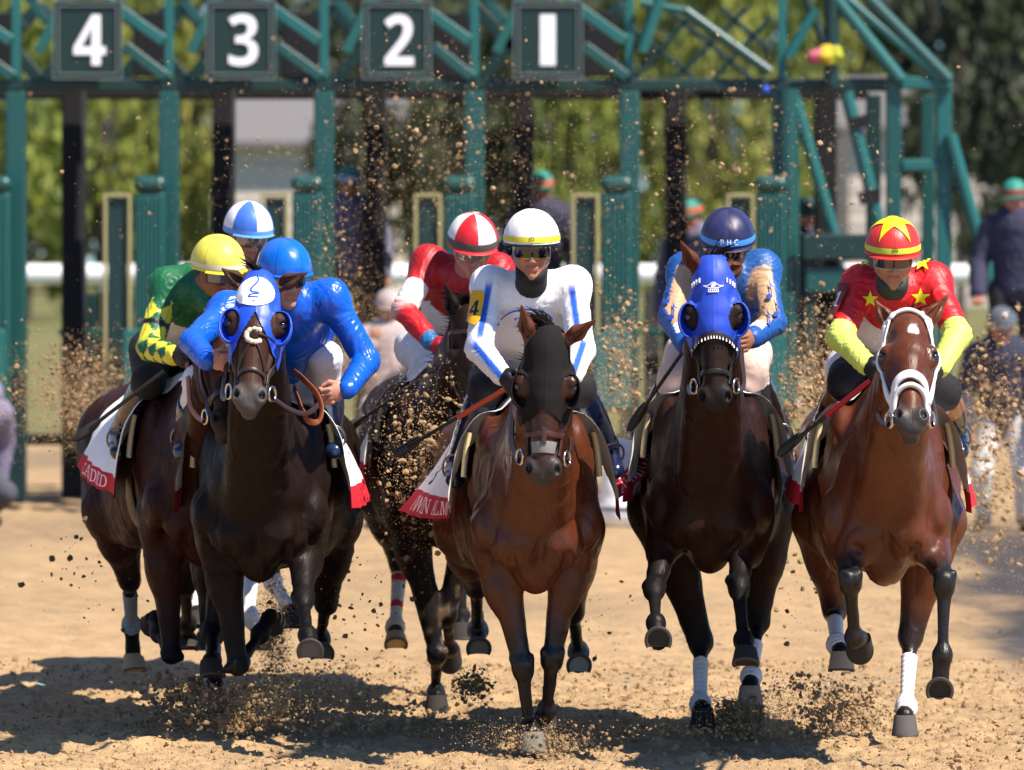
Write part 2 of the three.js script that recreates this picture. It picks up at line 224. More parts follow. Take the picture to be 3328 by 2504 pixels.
// face and neck; hf looks ahead, hu up
function headPrims(c, hf, hu, nb, col, hair, s = 1) {
  const hr = hu.clone().cross(hf).normalize(), d = { X: hr, Y: hu, Z: hf }, p = (x, y, z) => c.clone().addScaledVector(hr, x * s).addScaledVector(hu, y * s).addScaledVector(hf, z * s), S = (a) => a.map((e) => e * s);
  const lip = cmix(col, [0.4, 0.1, 0.09], 0.6), q = [
    blob(p(0, 0.04, -0.015), S([0.073, 0.09, 0.092]), { ...d, col: hair, k: 0.03 }), blob(p(0, -0.005, 0.02), S([0.067, 0.085, 0.072]), { ...d, col, k: 0.03 }),
    cone(p(0, -0.05, 0.02), p(0, -0.098, 0.058), 0.052 * s, 0.026 * s, { col, k: 0.03 }), cone(p(-0.05, -0.04, 0.0), p(0, -0.1, 0.055), 0.026 * s, 0.02 * s, { col, k: 0.02 }), cone(p(0.05, -0.04, 0.0), p(0, -0.1, 0.055), 0.026 * s, 0.02 * s, { col, k: 0.02 }),
    cone(p(0, 0.018, 0.086), p(0, -0.034, 0.108), 0.009 * s, 0.0135 * s, { col, k: 0.012 }), blob(p(-0.013, -0.038, 0.096), S([0.01, 0.009, 0.011]), { ...d, col, k: 0.008 }), blob(p(0.013, -0.038, 0.096), S([0.01, 0.009, 0.011]), { ...d, col, k: 0.008 }),
    cone(p(-0.022, -0.064, 0.083), p(0.022, -0.064, 0.083), 0.0062 * s, 0.0062 * s, { col: lip, k: 0.008, soft: 0.004, cw: 2 }), cone(p(-0.018, -0.075, 0.082), p(0.018, -0.075, 0.082), 0.0075 * s, 0.0075 * s, { col: lip, k: 0.008, soft: 0.004, cw: 2 }),
    cone(p(-0.02, -0.0695, 0.094), p(0.02, -0.0695, 0.094), 0.0025 * s, 0.0025 * s, { sub: 1, k: 0.004 }),
    blob(p(0.037, -0.024, 0.062), S([0.024, 0.022, 0.02]), { ...d, col, k: 0.02 }), blob(p(-0.037, -0.024, 0.062), S([0.024, 0.022, 0.02]), { ...d, col, k: 0.02 }),
    cone(p(-0.04, 0.03, 0.078), p(0.04, 0.03, 0.078), 0.011 * s, 0.011 * s, { col, k: 0.015 }),
    blob(p(0.03, 0.01, 0.088), S([0.016, 0.012, 0.012]), { ...d, sub: 1, k: 0.01 }), blob(p(-0.03, 0.01, 0.088), S([0.016, 0.012, 0.012]), { ...d, sub: 1, k: 0.01 }),
    blob(p(0.072, -0.008, -0.005), S([0.009, 0.03, 0.018]), { ...d, col, k: 0.008 }), blob(p(-0.072, -0.008, -0.005), S([0.009, 0.03, 0.018]), { ...d, col, k: 0.008 }),
    blob(p(0.03, 0.01, 0.076), S([0.0125, 0.0115, 0.0125]), { ...d, col: [0.5, 0.46, 0.42], k: 0.002, soft: 0.003, cw: 4 }), blob(p(-0.03, 0.01, 0.076), S([0.0125, 0.0115, 0.0125]), { ...d, col: [0.5, 0.46, 0.42], k: 0.002, soft: 0.003, cw: 4 }),
    blob(p(0.03, 0.009, 0.086), S([0.0055, 0.0055, 0.0045]), { ...d, col: [0.02, 0.012, 0.01], k: 0.001, soft: 0.002, cw: 6 }), blob(p(-0.03, 0.009, 0.086), S([0.0055, 0.0055, 0.0045]), { ...d, col: [0.02, 0.012, 0.01], k: 0.001, soft: 0.002, cw: 6 }),
    cone(p(0, -0.06, -0.025), nb, 0.052 * s, 0.058 * s, { col, k: 0.03 })];
  return { q, hr, p };
}
// cap over a hard hat: six gores, a band with print, a peak, a chin strap
function helmet(g, O, c, hf, hu, o) {
  const hr = hu.clone().cross(hf).normalize(), B = new THREE.Matrix4().makeBasis(hr, hu, hf), R = o.r || [0.116, 0.13, 0.14], base = c.clone().addScaledVector(hu, 0.045).addScaledVector(hf, -0.005);
  const place = (geo, k = 1) => { geo.scale(R[0] * k, R[1] * k, R[2] * k); geo.applyMatrix4(B); geo.translate(base.x, base.y, base.z); return geo; };
  const root = part('helmet', place(new THREE.SphereGeometry(0.965, 24, 12, 0, Math.PI * 2, 0, 1.62)), blackTack, g, O), n = o.gores || 6;
  for (let i = 0; i < n; i++) {
    const s = new THREE.SphereGeometry(1, 10, 16, -Math.PI / 2 + (i + (o.shift || 0)) * 2 * Math.PI / n + Math.PI + 0.006, 2 * Math.PI / n - 0.012, 0.0, 1.66), P = s.attributes.position;
    for (let j = 0; j < P.count; j++) { const x = P.getX(j), y = P.getY(j), z = P.getZ(j), w = 1 + 0.012 * noise3(x * 4 + i, y * 4, z * 4 + (o.seed || 0)) + 0.006 * noise3(x * 11, y * 9, z * 11); P.setXYZ(j, x * w, y * w, z * w); }
    s.computeVertexNormals(); part('cap_gore', place(s), o.mats[i % o.mats.length], root, O);
  }
  const ring = (y0, y1, k, mat, name) => { const t = new THREE.SphereGeometry(1, 40, 4, 0, Math.PI * 2, y0, y1 - y0), m = part(name, place(t, k), mat, root, O); return m; };
  if (o.band) ring(o.bandAt?.[0] ?? 1.38, o.bandAt?.[1] ?? 1.56, 1.012, o.band, 'cap_band');
  ring(1.62, 1.7, 1.02, o.rim || blackTack, 'cap_rim');
  // peak
  const pk = []; for (let i = 0; i <= 16; i++) { const a = (i / 16 - 0.5) * 1.9; for (const [k, y] of [[0.98, -0.06], [1.06 + 0.07 * Math.cos(a), -0.13], [1.06 + 0.07 * Math.cos(a), -0.155], [0.98, -0.12]]) pk.push(Math.sin(a) * k, y, Math.cos(a) * k); }
  const pi = []; for (let i = 0; i < 16; i++) for (let j = 0; j < 4; j++) { const a = i * 4 + j, b = i * 4 + (j + 1) % 4; pi.push(a, a + 4, b, b, a + 4, b + 4); }
  const pg = new THREE.BufferGeometry(); pg.setAttribute('position', new THREE.Float32BufferAttribute(pk, 3)); pg.setIndex(pi); pg.computeVertexNormals(); if (o.peak !== null) part('peak', place(pg), o.peak || o.mats[0], root, O);
  const print = (tex, w, h, up, fwdTilt, name = 'cap_print', az = 0) => { const dir = hf.clone().multiplyScalar(Math.cos(fwdTilt)).addScaledVector(hu, Math.sin(fwdTilt)).applyAxisAngle(hu, az), e = [blob(base, R.map((q) => q * 1.016), { X: hr, Y: hu, Z: hf })], U = hr.clone().applyAxisAngle(hu, az), Vu = dir.clone().cross(U); const pc = base.clone().addScaledVector(hu, up); return part(name, decal(e, pc.addScaledVector(dir, 0.14), U, Vu, dir.clone().negate(), w, h, { off: 0.002, nu: 16, nv: 16, start: 0.1 }), tex, root, O); };
  return { root, print, hr, base, place, ring };
}
function goggles(g, O, c, hf, hu, o = {}) {
  const hr = hu.clone().cross(hf).normalize(), B = new THREE.Matrix4().makeBasis(hr, hu, hf);
  const mk = (ph, t0, t1, k) => { const s = new THREE.SphereGeometry(1, 24, 8, Math.PI / 2 - ph, ph * 2, t0, t1 - t0); s.scale(0.084 * k, 0.11 * k, 0.112 * k); s.applyMatrix4(B); const p = c.clone().addScaledVector(hu, 0.012).addScaledVector(hf, -0.005); s.translate(p.x, p.y, p.z); return s; };
  const m = part('goggles', mk(1.15, 1.3, 1.92, 1.05), o.frame || blackTack, g, O); part('lens', mk(1.02, 1.37, 1.85, 1.08), o.lens || lensMat, m, O);
  if (o.strap) part('goggle_strap', mk(3.1, 1.36, 1.62, 1.3), o.strap, m, O);
}
const dullSteel = M([0.25, 0.25, 0.26], 0.4, { metalness: 0.9 });
const perpTo = (v, w) => w.clone().addScaledVector(v, -w.dot(v)).normalize();
function wrinkleOn(prims, amt, freq = 1) { return (X, Y, Z) => { const a = noise3(X * 4 * freq, Y * 4 * freq, Z * 4 * freq) * 2.4, u = X * Math.cos(a) + Y * Math.sin(a), v = Y * Math.cos(a) - X * Math.sin(a); return amt * (0.7 * noise3(X * 8 * freq, Y * 8 * freq, Z * 8 * freq) + 1.3 * Math.pow(1 - Math.abs(noise3(u * 5 * freq, v * 15 * freq, Z * 7 * freq)), 3) - 0.5); }; }
function jockey(cfg) {
  const hc = at(...cfg.head), O = hc.clone(); O.y = 0; O.z -= 0.4;
  const g = thing('person', cfg.label, 'jockey', O, 'jockeys riding the race horses');
  const hf = V3(Math.sin(cfg.yaw || 0) * Math.cos(cfg.tilt ?? 0.35), -Math.sin(cfg.tilt ?? 0.35), Math.cos(cfg.yaw || 0) * Math.cos(cfg.tilt ?? 0.35)), side0 = V3(Math.cos(cfg.yaw || 0), 0, -Math.sin(cfg.yaw || 0));
  const hu = hf.clone().cross(side0).normalize().applyAxisAngle(hf, cfg.roll || 0), d = cfg.head[2];
  const nb = at(cfg.neck[0], cfg.neck[1], d + (cfg.neck[2] ?? 0.16)), pv = at(cfg.pelvis[0], cfg.pelvis[1], d + (cfg.pelvis[2] ?? 0.75));
  const sk = cfg.skin || SKIN, J = {};
  for (const s of ['L', 'R']) {
    const q = cfg[s]; if (!q) continue;
    J[s] = {}; const j = J[s];
    j.sh = at(q.sh[0], q.sh[1], d + (q.sh[2] ?? 0.16)); j.el = reach(j.sh, q.el[0], q.el[1], 0.31, q.el[2] ?? 1); j.wr = reach(j.el, q.wr[0], q.wr[1], 0.25, q.wr[2] ?? 1);
    j.hip = pv.clone().add(V3(s === 'L' ? -0.13 : 0.13, -0.03, 0.02)); j.kn = reach(j.hip, q.kn[0], q.kn[1], 0.42, q.kn[2] ?? 1); j.an = reach(j.kn, q.an[0], q.an[1], 0.4, q.an[2] ?? -1); j.to = reach(j.an, q.to[0], q.to[1], 0.19, q.to[2] ?? 1);
  }
  const fwd = nb.clone().sub(pv).normalize(), across = V3(1, 0, 0).addScaledVector(fwd, -fwd.x).normalize(), nrm = across.clone().cross(fwd).normalize();
  const jac = [cone(pv, pv.clone().lerp(nb, 0.62), 0.135, 0.155, { col: cfg.trunk, k: 0.06, sq: nrm, sf: 1.2 }), blob(pv.clone().lerp(nb, 0.72), [0.165, 0.17, 0.13], { X: across, Y: fwd, Z: nrm, col: cfg.trunk, k: 0.08 }), cone(nb.clone().addScaledVector(fwd, -0.06), nb, 0.09, 0.064, { col: cfg.collar || cfg.trunk, k: 0.05 })];
  const bre = [blob(pv, [0.165, 0.15, 0.15], { X: across, Y: fwd, Z: nrm, col: cfg.pants, k: 0.06 }), cone(pv, pv.clone().lerp(nb, 0.25), 0.13, 0.125, { col: cfg.pants, k: 0.05 })], boo = [], hands = [], arms = [];
  const shM = { k: 0.05, col: cfg.shoulder || cfg.trunk };
  for (const s of ['L', 'R']) {
    const j = J[s]; if (!j) continue;
    j.up = j.el.clone().sub(j.sh).normalize(); j.lo = j.wr.clone().sub(j.el).normalize();
    jac.push(cone(nb.clone().addScaledVector(fwd, -0.05), j.sh, 0.085, 0.058, { ...shM, k: 0.07 }), blob(j.sh, [0.062, 0.062, 0.062], { ...shM, k: 0.05 }));
    jac.push(cone(j.sh, j.el, 0.055, 0.047, { col: cfg.upper, k: 0.05, side: s, part: 'upper' }), cone(j.el, j.wr, 0.047, 0.034, { col: cfg.lower, k: 0.02, side: s, part: 'lower' }));
    arms.push(cone(j.sh, j.el, 0.05, 0.042, { col: sk }), cone(j.el, j.wr, 0.04, 0.026, { col: sk }));
    bre.push(cone(j.hip, j.kn, 0.105, 0.064, { col: cfg.pants, k: 0.05 }), blob(j.kn, [0.066, 0.066, 0.066], { col: cfg.pants, k: 0.03 }), cone(j.kn, j.kn.clone().lerp(j.an, 0.4), 0.06, 0.055, { col: cfg.pants, k: 0.03 }));
    const dn = j.an.clone().sub(j.kn).normalize(), tp = j.kn.clone().lerp(j.an, cfg.bootTop ?? 0.24), tf = j.to.clone().sub(j.an).normalize();
    boo.push([cone(tp, j.an, 0.062, 0.043, { col: cfg.bootFn || cfg.boot, k: 0.03, mid: 0.006 }), blob(j.an.clone().addScaledVector(dn, 0.03).addScaledVector(tf, -0.01), [0.04, 0.05, 0.045], { col: cfg.boot, k: 0.03 }), cone(j.an.clone().addScaledVector(dn, 0.045), j.to, 0.038, 0.036, { col: cfg.boot, k: 0.025, sq: perpTo(tf, dn), sf: 1.15 })]);
    j.tp = tp; j.dn = dn; j.tf = tf; j.topC = [tp, dn];
    const toward = V3(0, 0, 0).copy(cfg.neckLine || V3(s === 'L' ? 1 : -1, 0, 0.1)), hd = cfg[s].hand ? V3(...cfg[s].hand).normalize() : j.lo.clone(), ax = perpTo(hd, cfg[s].thumb ? V3(...cfg[s].thumb) : V3(0, 1, 0.25)), pn = hd.clone().cross(ax).normalize(); if (pn.dot(toward) < 0) pn.negate();
    hands.push(handPrims(j.wr.clone().addScaledVector(j.lo, -0.01), hd, ax, pn, cfg.glove || sk, cfg.glove ? 1.1 : 1)); j.grip = j.wr.clone().addScaledVector(hd, 0.085).addScaledVector(pn, 0.02);
  }
  const { q: hq } = headPrims(hc, hf, hu, nb, sk, cfg.hair || [0.03, 0.02, 0.015], 1);
  const trunkIn = [cone(pv, pv.clone().lerp(nb, 0.75), 0.1, 0.09, { col: sk, k: 0.05 }), ...arms]; for (const s of ['L', 'R']) if (J[s]) trunkIn.push(cone(J[s].hip, J[s].kn, 0.085, 0.045, { col: sk, k: 0.04 }), cone(J[s].kn, J[s].an, 0.045, 0.032, { col: sk }));
  const warm = (X, Y, Z, c) => { const w = 1 + 0.08 * noise3(X * 40, Y * 40, Z * 40); c[0] *= w; c[1] *= w * (1 - 0.03 * noise3(X * 25, Y * 25, Z * 25)); c[2] *= w; };
  const geos = [skin(trunkIn, { h: 0.014 }), skin(hq, { h: 0.004, paint: warm })];
  if (!cfg.glove) for (const h of hands) geos.push(skin(h, { h: 0.0032, paint: warm }));
  part('body', mergeGeometries(geos), skinMat, g, O);
  if (cfg.glove) for (const h of hands) part('glove', skin(h, { h: 0.0036, colors: false }), M(cfg.glove, 0.6), g, O);
  const jMat = cfg.jMat || satin();
  const jacket = part('silks', skin(jac, { h: 0.0075, inflate: 0.009, soft: 0.0035, wrinkle: wrinkleOn(jac, cfg.wr ?? 0.0042), paint: cfg.paint && ((X, Y, Z, c) => cfg.paint(X, Y, Z, c, J, { nb, pv, fwd, across, nrm })) }), jMat, g, O);
  part('breeches', skin(bre, { h: 0.009, soft: 0.004, inflate: 0.004, wrinkle: wrinkleOn(bre, 0.0025) }), cottonMat, g, O);
  for (const [i, s] of ['L', 'R'].filter((k) => J[k]).entries()) { const [tp, dn] = J[s].topC; part('boot', skin(boo[i], { h: 0.008, soft: 0.004, inflate: 0.006, wrinkle: (X, Y, Z) => 0.0014 * noise3(X * 30, Y * 50, Z * 30), clip: (X, Y, Z) => -((X - tp.x) * dn.x + (Y - tp.y) * dn.y + (Z - tp.z) * dn.z) }), cfg.bootMat || bootMat, g, O);
    // stirrup iron round the foot
    const mid = J[s].an.clone().addScaledVector(J[s].dn, 0.05).lerp(J[s].to, 0.55), it = new THREE.TorusGeometry(0.052, 0.005, 8, 24); it.scale(1, 1.25, 1); it.lookAt(J[s].tf); it.translate(mid.x, mid.y + 0.025, mid.z); part('stirrup', it, dullSteel, g, O); }
  if (cfg.mask) part('neck_cover', skin([cone(hc.clone().addScaledVector(hu, -0.09).addScaledVector(hf, 0.01), nb, 0.066, 0.07, { k: 0.03 }), cone(hc.clone().addScaledVector(hu, -0.1).addScaledVector(hf, 0.03), hc.clone().addScaledVector(hu, -0.05).addScaledVector(hf, -0.03), 0.048, 0.066, { k: 0.03 })], { h: 0.008, colors: false, clip: (X, Y, Z) => { const q = V3(X, Y, Z).sub(hc); return q.dot(hu) + 0.055 + q.dot(hf) * 0.55; } }), M(cfg.mask, 0.8), g, O);
  const hel = helmet(g, O, hc, hf, hu, cfg.cap);
  if (cfg.goggles) goggles(g, O, hc, hf, hu, cfg.goggles);
  return { g, O, J, hel, jac, bre, nb, pv, hc, hf, hu, fwd, across, nrm, jacket };
}
// a printed badge on the silks
const badge = (k, name, c, U, Vv, dir, w, h, mat, o = {}) => part(name, decal(k.jac, c, U, Vv, dir, w, h, { off: 0.021, ...o }), mat, k.g, k.O);
const printMat = (tex, o = {}) => new THREE.MeshPhysicalMaterial({ color: 0xffffff, map: tex, transparent: true, roughness: 0.5, side: THREE.DoubleSide, ...o });
const glyph = (w, h, text, color, { font = 'bold 100px sans-serif', bg = null, draw = null } = {}) => canvasTex(w, h, (c) => { c.clearRect(0, 0, w, h); if (bg) { c.fillStyle = bg; c.fillRect(0, 0, w, h); } c.fillStyle = color; c.strokeStyle = color; c.font = font; c.textAlign = 'center'; c.textBaseline = 'middle'; if (text) c.fillText(text, w / 2, h / 2); if (draw) draw(c, w, h); });
// a riding whip
function whip(a, b, label, grip, col = [0.012, 0.012, 0.013]) {
  const O = a.clone(), g = thing('riding_whip', label, 'riding whip', O, 'riding whips held by the jockeys'), dir = b.clone().sub(a);
  part('shaft', tube([a, a.clone().addScaledVector(dir, 0.5), b], 0.0085, 12, 8), M(col, 0.4), g, O);
  if (grip) part('handle', tube([a.clone().addScaledVector(dir, -0.12), a.clone().addScaledVector(dir, 0.06), a.clone().addScaledVector(dir, grip[3] || 0.25)], 0.0115, 8, 10), M(grip.slice(0, 3), 0.5), g, O);
  const p = [blob(b, [0.014, 0.07, 0.022], { X: V3(0, 0, 1), Y: dir.clone().normalize(), Z: V3(0, 0, 1).cross(dir).normalize() })]; part('flap', skin(p, { h: 0.004, colors: false }), M(col, 0.6), g, O);
}
// ---------- horses ----------
const hairMat = M([0.008, 0.006, 0.005], 0.85, { specularIntensity: 0.15 }), leather = M([0.03, 0.013, 0.008], 0.4), blackTack = M([0.012, 0.012, 0.013], 0.42), steel = M([0.6, 0.6, 0.6], 0.25, { metalness: 1 });
const tanLeather = M([0.36, 0.1, 0.04], 0.5), eyeMat = M([0.012, 0.006, 0.004], 0.08, { clearcoat: 1 }), shoeMat = M([0.07, 0.065, 0.06], 0.6, { metalness: 0.3 });
const cream = M([0.62, 0.53, 0.3], 0.75), whiteCloth = M([0.8, 0.8, 0.8], 0.8), whiteTack = M([0.78, 0.78, 0.8], 0.55);
const coatMats = {}; const coatFor = (k) => coatMats[k] ??= new THREE.MeshPhysicalMaterial({ color: 0xffffff, vertexColors: true, roughness: k > 0.5 ? 0.62 : 0.78, roughnessMap: coatRough, specularIntensity: k, bumpMap: coatTex, bumpScale: 0.0035 });
const hoofMats = {};
// a hoof: a slanted cone that widens to a flat sole, with a shallow frog and a steel shoe
function hoofGeo(c, up, toe, s = 1) {
  const rt = toe.clone().cross(up).normalize(), P = [], idx = [], n = 22, shoe = [], si = [];
  const rings = [[0.043, 0.041, 0.082, -0.028], [0.047, 0.046, 0.072, -0.024], [0.053, 0.055, 0.03, -0.006], [0.058, 0.062, 0.004, 0.004], [0.056, 0.06, 0, 0.004], [0.046, 0.05, 0.001, 0.002], [0.03, 0.036, 0.004, -0.004], [0.001, 0.001, 0.001, -0.01]];
  const pt = (rx, rz, y, z, a) => { const sn = Math.sin(a), cs = Math.cos(a), k = cs < -0.55 ? -0.55 - (cs + 0.55) * 0.2 : cs; return c.clone().addScaledVector(rt, sn * rx * s).addScaledVector(toe, (k * rz + z) * s).addScaledVector(up, y * s); };
  for (const [rx, rz, y, z] of rings) for (let i = 0; i < n; i++) { const p = pt(rx, rz, y, z, i / n * Math.PI * 2); P.push(p.x, p.y, p.z); }
  for (let r = 0; r < rings.length - 1; r++) for (let i = 0; i < n; i++) { const a = r * n + i, b = r * n + (i + 1) % n; idx.push(a, a + n, b, b, a + n, b + n); }
  for (let i = 0; i <= 16; i++) { const a = (i / 16 - 0.5) * 4.3; for (const [q, y] of [[1.02, 0.002], [1.02, -0.005], [0.78, -0.005], [0.78, 0.002]]) { const p = pt(0.057 * q, 0.061 * q, y, 0.004, a); shoe.push(p.x, p.y, p.z); } }
  for (let i = 0; i < 16; i++) for (let j = 0; j < 4; j++) { const a = i * 4 + j, b = i * 4 + (j + 1) % 4; si.push(a, a + 4, b, b, a + 4, b + 4); }
  const mk = (p, i) => { const g = new THREE.BufferGeometry(); g.setAttribute('position', new THREE.Float32BufferAttribute(p, 3)); g.setIndex(i); g.computeVertexNormals(); return g; };
  return [mk(P, idx), mk(shoe, si)];
}
function horse(cfg) {
  const R = rng(cfg.seed), O = at(cfg.chest, HY, cfg.d); O.y = 0;
  const rump = at(cfg.rump, HY, cfg.d + 1.72), f = O.clone().sub(rump).setY(0).normalize(), r = V3(f.z, 0, -f.x), dy = cfg.dy || 0, pitch = cfg.pitch || 0, wd = cfg.wide || 1;
  const L = (x, y, z) => O.clone().addScaledVector(r, x * wd).addScaledVector(f, z).add(V3(0, y + dy + pitch * z, 0));
  const dirs = { X: r, Y: V3(0, 1, 0), Z: f };
  const g = thing(cfg.name || 'race_horse', cfg.label, 'horse', O, 'race horses galloping from the gate');
  const coat = cfg.coat, dark = cfg.dark || [0.01, 0.008, 0.008], T = [];      // T: trunk, for the cloth
  const add = (p) => (T.push(p), p);
  const C = { col: coat };
  add(blob(L(0, 1.13, -0.95), [0.285 * wd, 0.36, 0.66], { ...dirs, ...C, k: 0.1 }));
  add(blob(L(0, 1.16, -0.36), [0.225 * wd, 0.34, 0.36], { ...dirs, ...C, k: 0.12 }));
  add(blob(L(0, 1.24, -1.5), [0.295 * wd, 0.31, 0.44], { ...dirs, ...C, k: 0.12 }));
  add(cone(L(0, 1.44, -0.5), L(0, 1.42, -1.5), 0.12, 0.14, { ...C, k: 0.12 }));
  add(blob(L(0, 1.49, -0.58), [0.075, 0.12, 0.3], { ...dirs, ...C, k: 0.1 }));
  for (const s of [-1, 1]) {
    add(blob(L(s * 0.175, 1.24, -0.44), [0.08, 0.27, 0.17], { ...dirs, ...C, k: 0.05 }));
    add(blob(L(s * 0.175, 1.3, -1.52), [0.155, 0.2, 0.32], { ...dirs, ...C, k: 0.07 }));
    add(blob(L(s * 0.2, 1.04, -1.05), [0.1, 0.22, 0.36], { ...dirs, ...C, k: 0.08 }));
  }
  const B = [...T], b = (p) => (B.push(p), p);
  b(blob(L(0, 0.9, -0.24), [0.1, 0.14, 0.16], { ...dirs, ...C, k: 0.05 }));
  for (const s of [-1, 1]) {                                     // chest and shoulder muscles
    b(blob(L(s * 0.098, 0.985, -0.115), [0.09, 0.12, 0.115], { ...dirs, ...C, k: 0.02 }));
    b(cone(L(s * 0.04, 1.12, -0.06), L(s * 0.15, 0.96, -0.1), 0.05, 0.045, { ...C, k: 0.02 }));
    b(cone(L(s * 0.055, 0.98, -0.05), L(s * 0.05, 0.87, -0.13), 0.045, 0.035, { ...C, k: 0.02 }));
    b(cone(L(s * 0.09, 1.3, -0.2), L(s * 0.2, 1.02, -0.14), 0.06, 0.045, { ...C, k: 0.018 })); b(cone(L(s * 0.23, 1.2, -0.5), L(s * 0.19, 0.98, -0.26), 0.045, 0.045, { ...C, k: 0.018 }));
    b(blob(L(s * 0.205, 1.06, -0.2), [0.072, 0.12, 0.11], { ...dirs, ...C, k: 0.03 }));
    b(blob(L(s * 0.21, 0.99, -0.36), [0.06, 0.15, 0.13], { ...dirs, ...C, k: 0.025 }));
    b(blob(L(s * 0.13, 1.16, -0.14), [0.07, 0.13, 0.1], { ...dirs, ...C, k: 0.04 }));
  }
  b(cone(L(0, 1.1, 0.0), L(0, 0.86, -0.04), 0.012, 0.02, { sub: 1, k: 0.03 })); for (const s of [-1, 1]) b(cone(L(s * 0.115, 0.93, -0.02), L(s * 0.1, 0.82, -0.14), 0.014, 0.02, { sub: 1, k: 0.03 }));
  // head frame: s runs down the face from the poll, n out of the forehead
  const Hp = at(...cfg.poll), Hm = reach(Hp, cfg.muz[0], cfg.muz[1], cfg.headL || 0.55, 1), a = Hm.clone().sub(Hp).normalize();
  const n = f.clone().applyAxisAngle(V3(0, 1, 0), cfg.headYaw || 0); n.addScaledVector(a, -n.dot(a)).normalize();
  const x = n.clone().cross(a).normalize(), HW = cfg.headW || 1.07, H = (px, s, pn) => Hp.clone().addScaledVector(x, px * HW).addScaledVector(a, s).addScaledVector(n, pn);
  const inH = (X, Y, Z) => { const q = [X - Hp.x, Y - Hp.y, Z - Hp.z]; return [(q[0] * x.x + q[1] * x.y + q[2] * x.z) / HW, q[0] * a.x + q[1] * a.y + q[2] * a.z, q[0] * n.x + q[1] * n.y + q[2] * n.z]; };
  const hd = { X: x, Y: a, Z: n }, face = cfg.face || coat, muzC = cfg.muzzleCol || [0.03, 0.022, 0.02];
  // neck
  const throat = H(0, 0.17, -0.2), nk = { ...C, sq: r };
  b(cone(L(0, 1.36, -0.5), H(0, 0.03, -0.1), 0.16, 0.075, { ...nk, sf: 1.35, k: 0.1 }));
  b(cone(L(0, 1.2, -0.3), H(0, 0.09, -0.16), 0.235, 0.088, { ...nk, sf: 1.28, k: 0.12 }));
  b(cone(L(0, 1.08, -0.18), throat, 0.16, 0.075, { ...nk, sf: 1.15, k: 0.08 }));
  b(cone(L(0.075, 1.06, -0.08), H(0.05, 0.16, -0.17), 0.06, 0.045, { ...C, k: 0.05 })); b(cone(L(-0.075, 1.06, -0.08), H(-0.05, 0.16, -0.17), 0.06, 0.045, { ...C, k: 0.05 }));
  // head
  const hp = [], h = (p) => (hp.push(p), p), F = { col: face };
  h(blob(H(0, 0.09, -0.075), [0.082, 0.12, 0.08], { ...hd, ...F, k: 0.05 }));
  h(blob(H(0, 0.2, -0.06), [0.092, 0.12, 0.068], { ...hd, ...F, k: 0.04 }));
  h(cone(H(0, 0.2, -0.065), H(0, 0.47, -0.06), 0.076, 0.046, { ...F, k: 0.03 }));
  h(cone(H(0, 0.26, -0.028), H(0, 0.5, -0.035), 0.044, 0.032, { ...F, k: 0.03 }));
  for (const s of [-1, 1]) {
    h(blob(H(s * 0.079, 0.205, -0.062), [0.034, 0.048, 0.036], { ...hd, ...F, k: 0.022 }));                  // orbit
    h(cone(H(s * 0.072, 0.165, -0.035), H(s * 0.084, 0.185, -0.035), 0.02, 0.018, { ...F, k: 0.02 }));       // brow
    h(blob(H(s * 0.058, 0.25, -0.17), [0.034, 0.125, 0.085], { ...hd, ...F, k: 0.03 }));                     // cheek
    h(cone(H(s * 0.07, 0.27, -0.085), H(s * 0.052, 0.4, -0.085), 0.014, 0.01, { ...F, k: 0.02 }));           // crest
    h(cone(H(s * 0.045, 0.3, -0.18), H(s * 0.028, 0.5, -0.115), 0.034, 0.024, { ...F, colB: muzC, k: 0.03 }));  // lower jaw
    h(blob(H(s * 0.037, 0.535, -0.035), [0.03, 0.042, 0.033], { ...hd, col: muzC, k: 0.018 }));               // nostril wing
  }
  h(blob(H(0, 0.535, -0.065), [0.056, 0.065, 0.052], { ...hd, col: muzC, k: 0.03 }));
  h(blob(H(0, 0.578, -0.062), [0.045, 0.03, 0.036], { ...hd, col: muzC, k: 0.015 }));
  h(blob(H(0, 0.575, -0.118), [0.034, 0.033, 0.03], { ...hd, col: muzC, k: 0.012 }));
  for (const s of [-1, 1]) {
    h(blob(H(s * 0.046, 0.543, -0.005), [0.012, 0.021, 0.022], { ...hd, sub: 1, k: 0.008 }));
    h(blob(H(s * 0.092, 0.207, -0.048), [0.018, 0.017, 0.02], { ...hd, sub: 1, k: 0.01 }));
    h(blob(H(s * 0.07, 0.13, -0.012), [0.02, 0.03, 0.02], { ...hd, sub: 1, k: 0.03 }));
  }
  // ears: base at (+-0.055, 0.01, -0.07); each tip in head coordinates
  const ears = cfg.ears || [[-0.07, -0.15, 0.0], [0.07, -0.15, 0.0]];
  ears.forEach((e, i) => {
    const s = i ? 1 : -1, A = H(s * 0.056, 0.02, -0.075), Tp = H(...e), D = Tp.clone().sub(A), mid = A.clone().addScaledVector(D, 0.42), op = n.clone().addScaledVector(x, s * 0.35); op.addScaledVector(D, -op.dot(D) / D.lengthSq()).normalize();
    const earC = { col: cfg.earCol || cmix(coat, dark, 0.3), cw: 3 };
    h(cone(A, mid, 0.026, 0.031, { ...earC, ear: 1, k: 0.02, sq: op, sf: 1.2 })); h(cone(mid, Tp, 0.031, 0.005, { ...earC, ear: 1, k: 0.02, sq: op, sf: 1.25 }));
    h(cone(A.clone().addScaledVector(D, 0.25).addScaledVector(op, 0.021), A.clone().addScaledVector(D, 0.8).addScaledVector(op, 0.012), 0.017, 0.005, { sub: 1, ear: 1, k: 0.008 }));
  });
  // legs
  const hooves = [], wraps = [], legC = (t0, t1) => (t) => cmix(coat, dark, sstep(t0, t1, t));
  const low = cmix(dark, coat, 0.04);
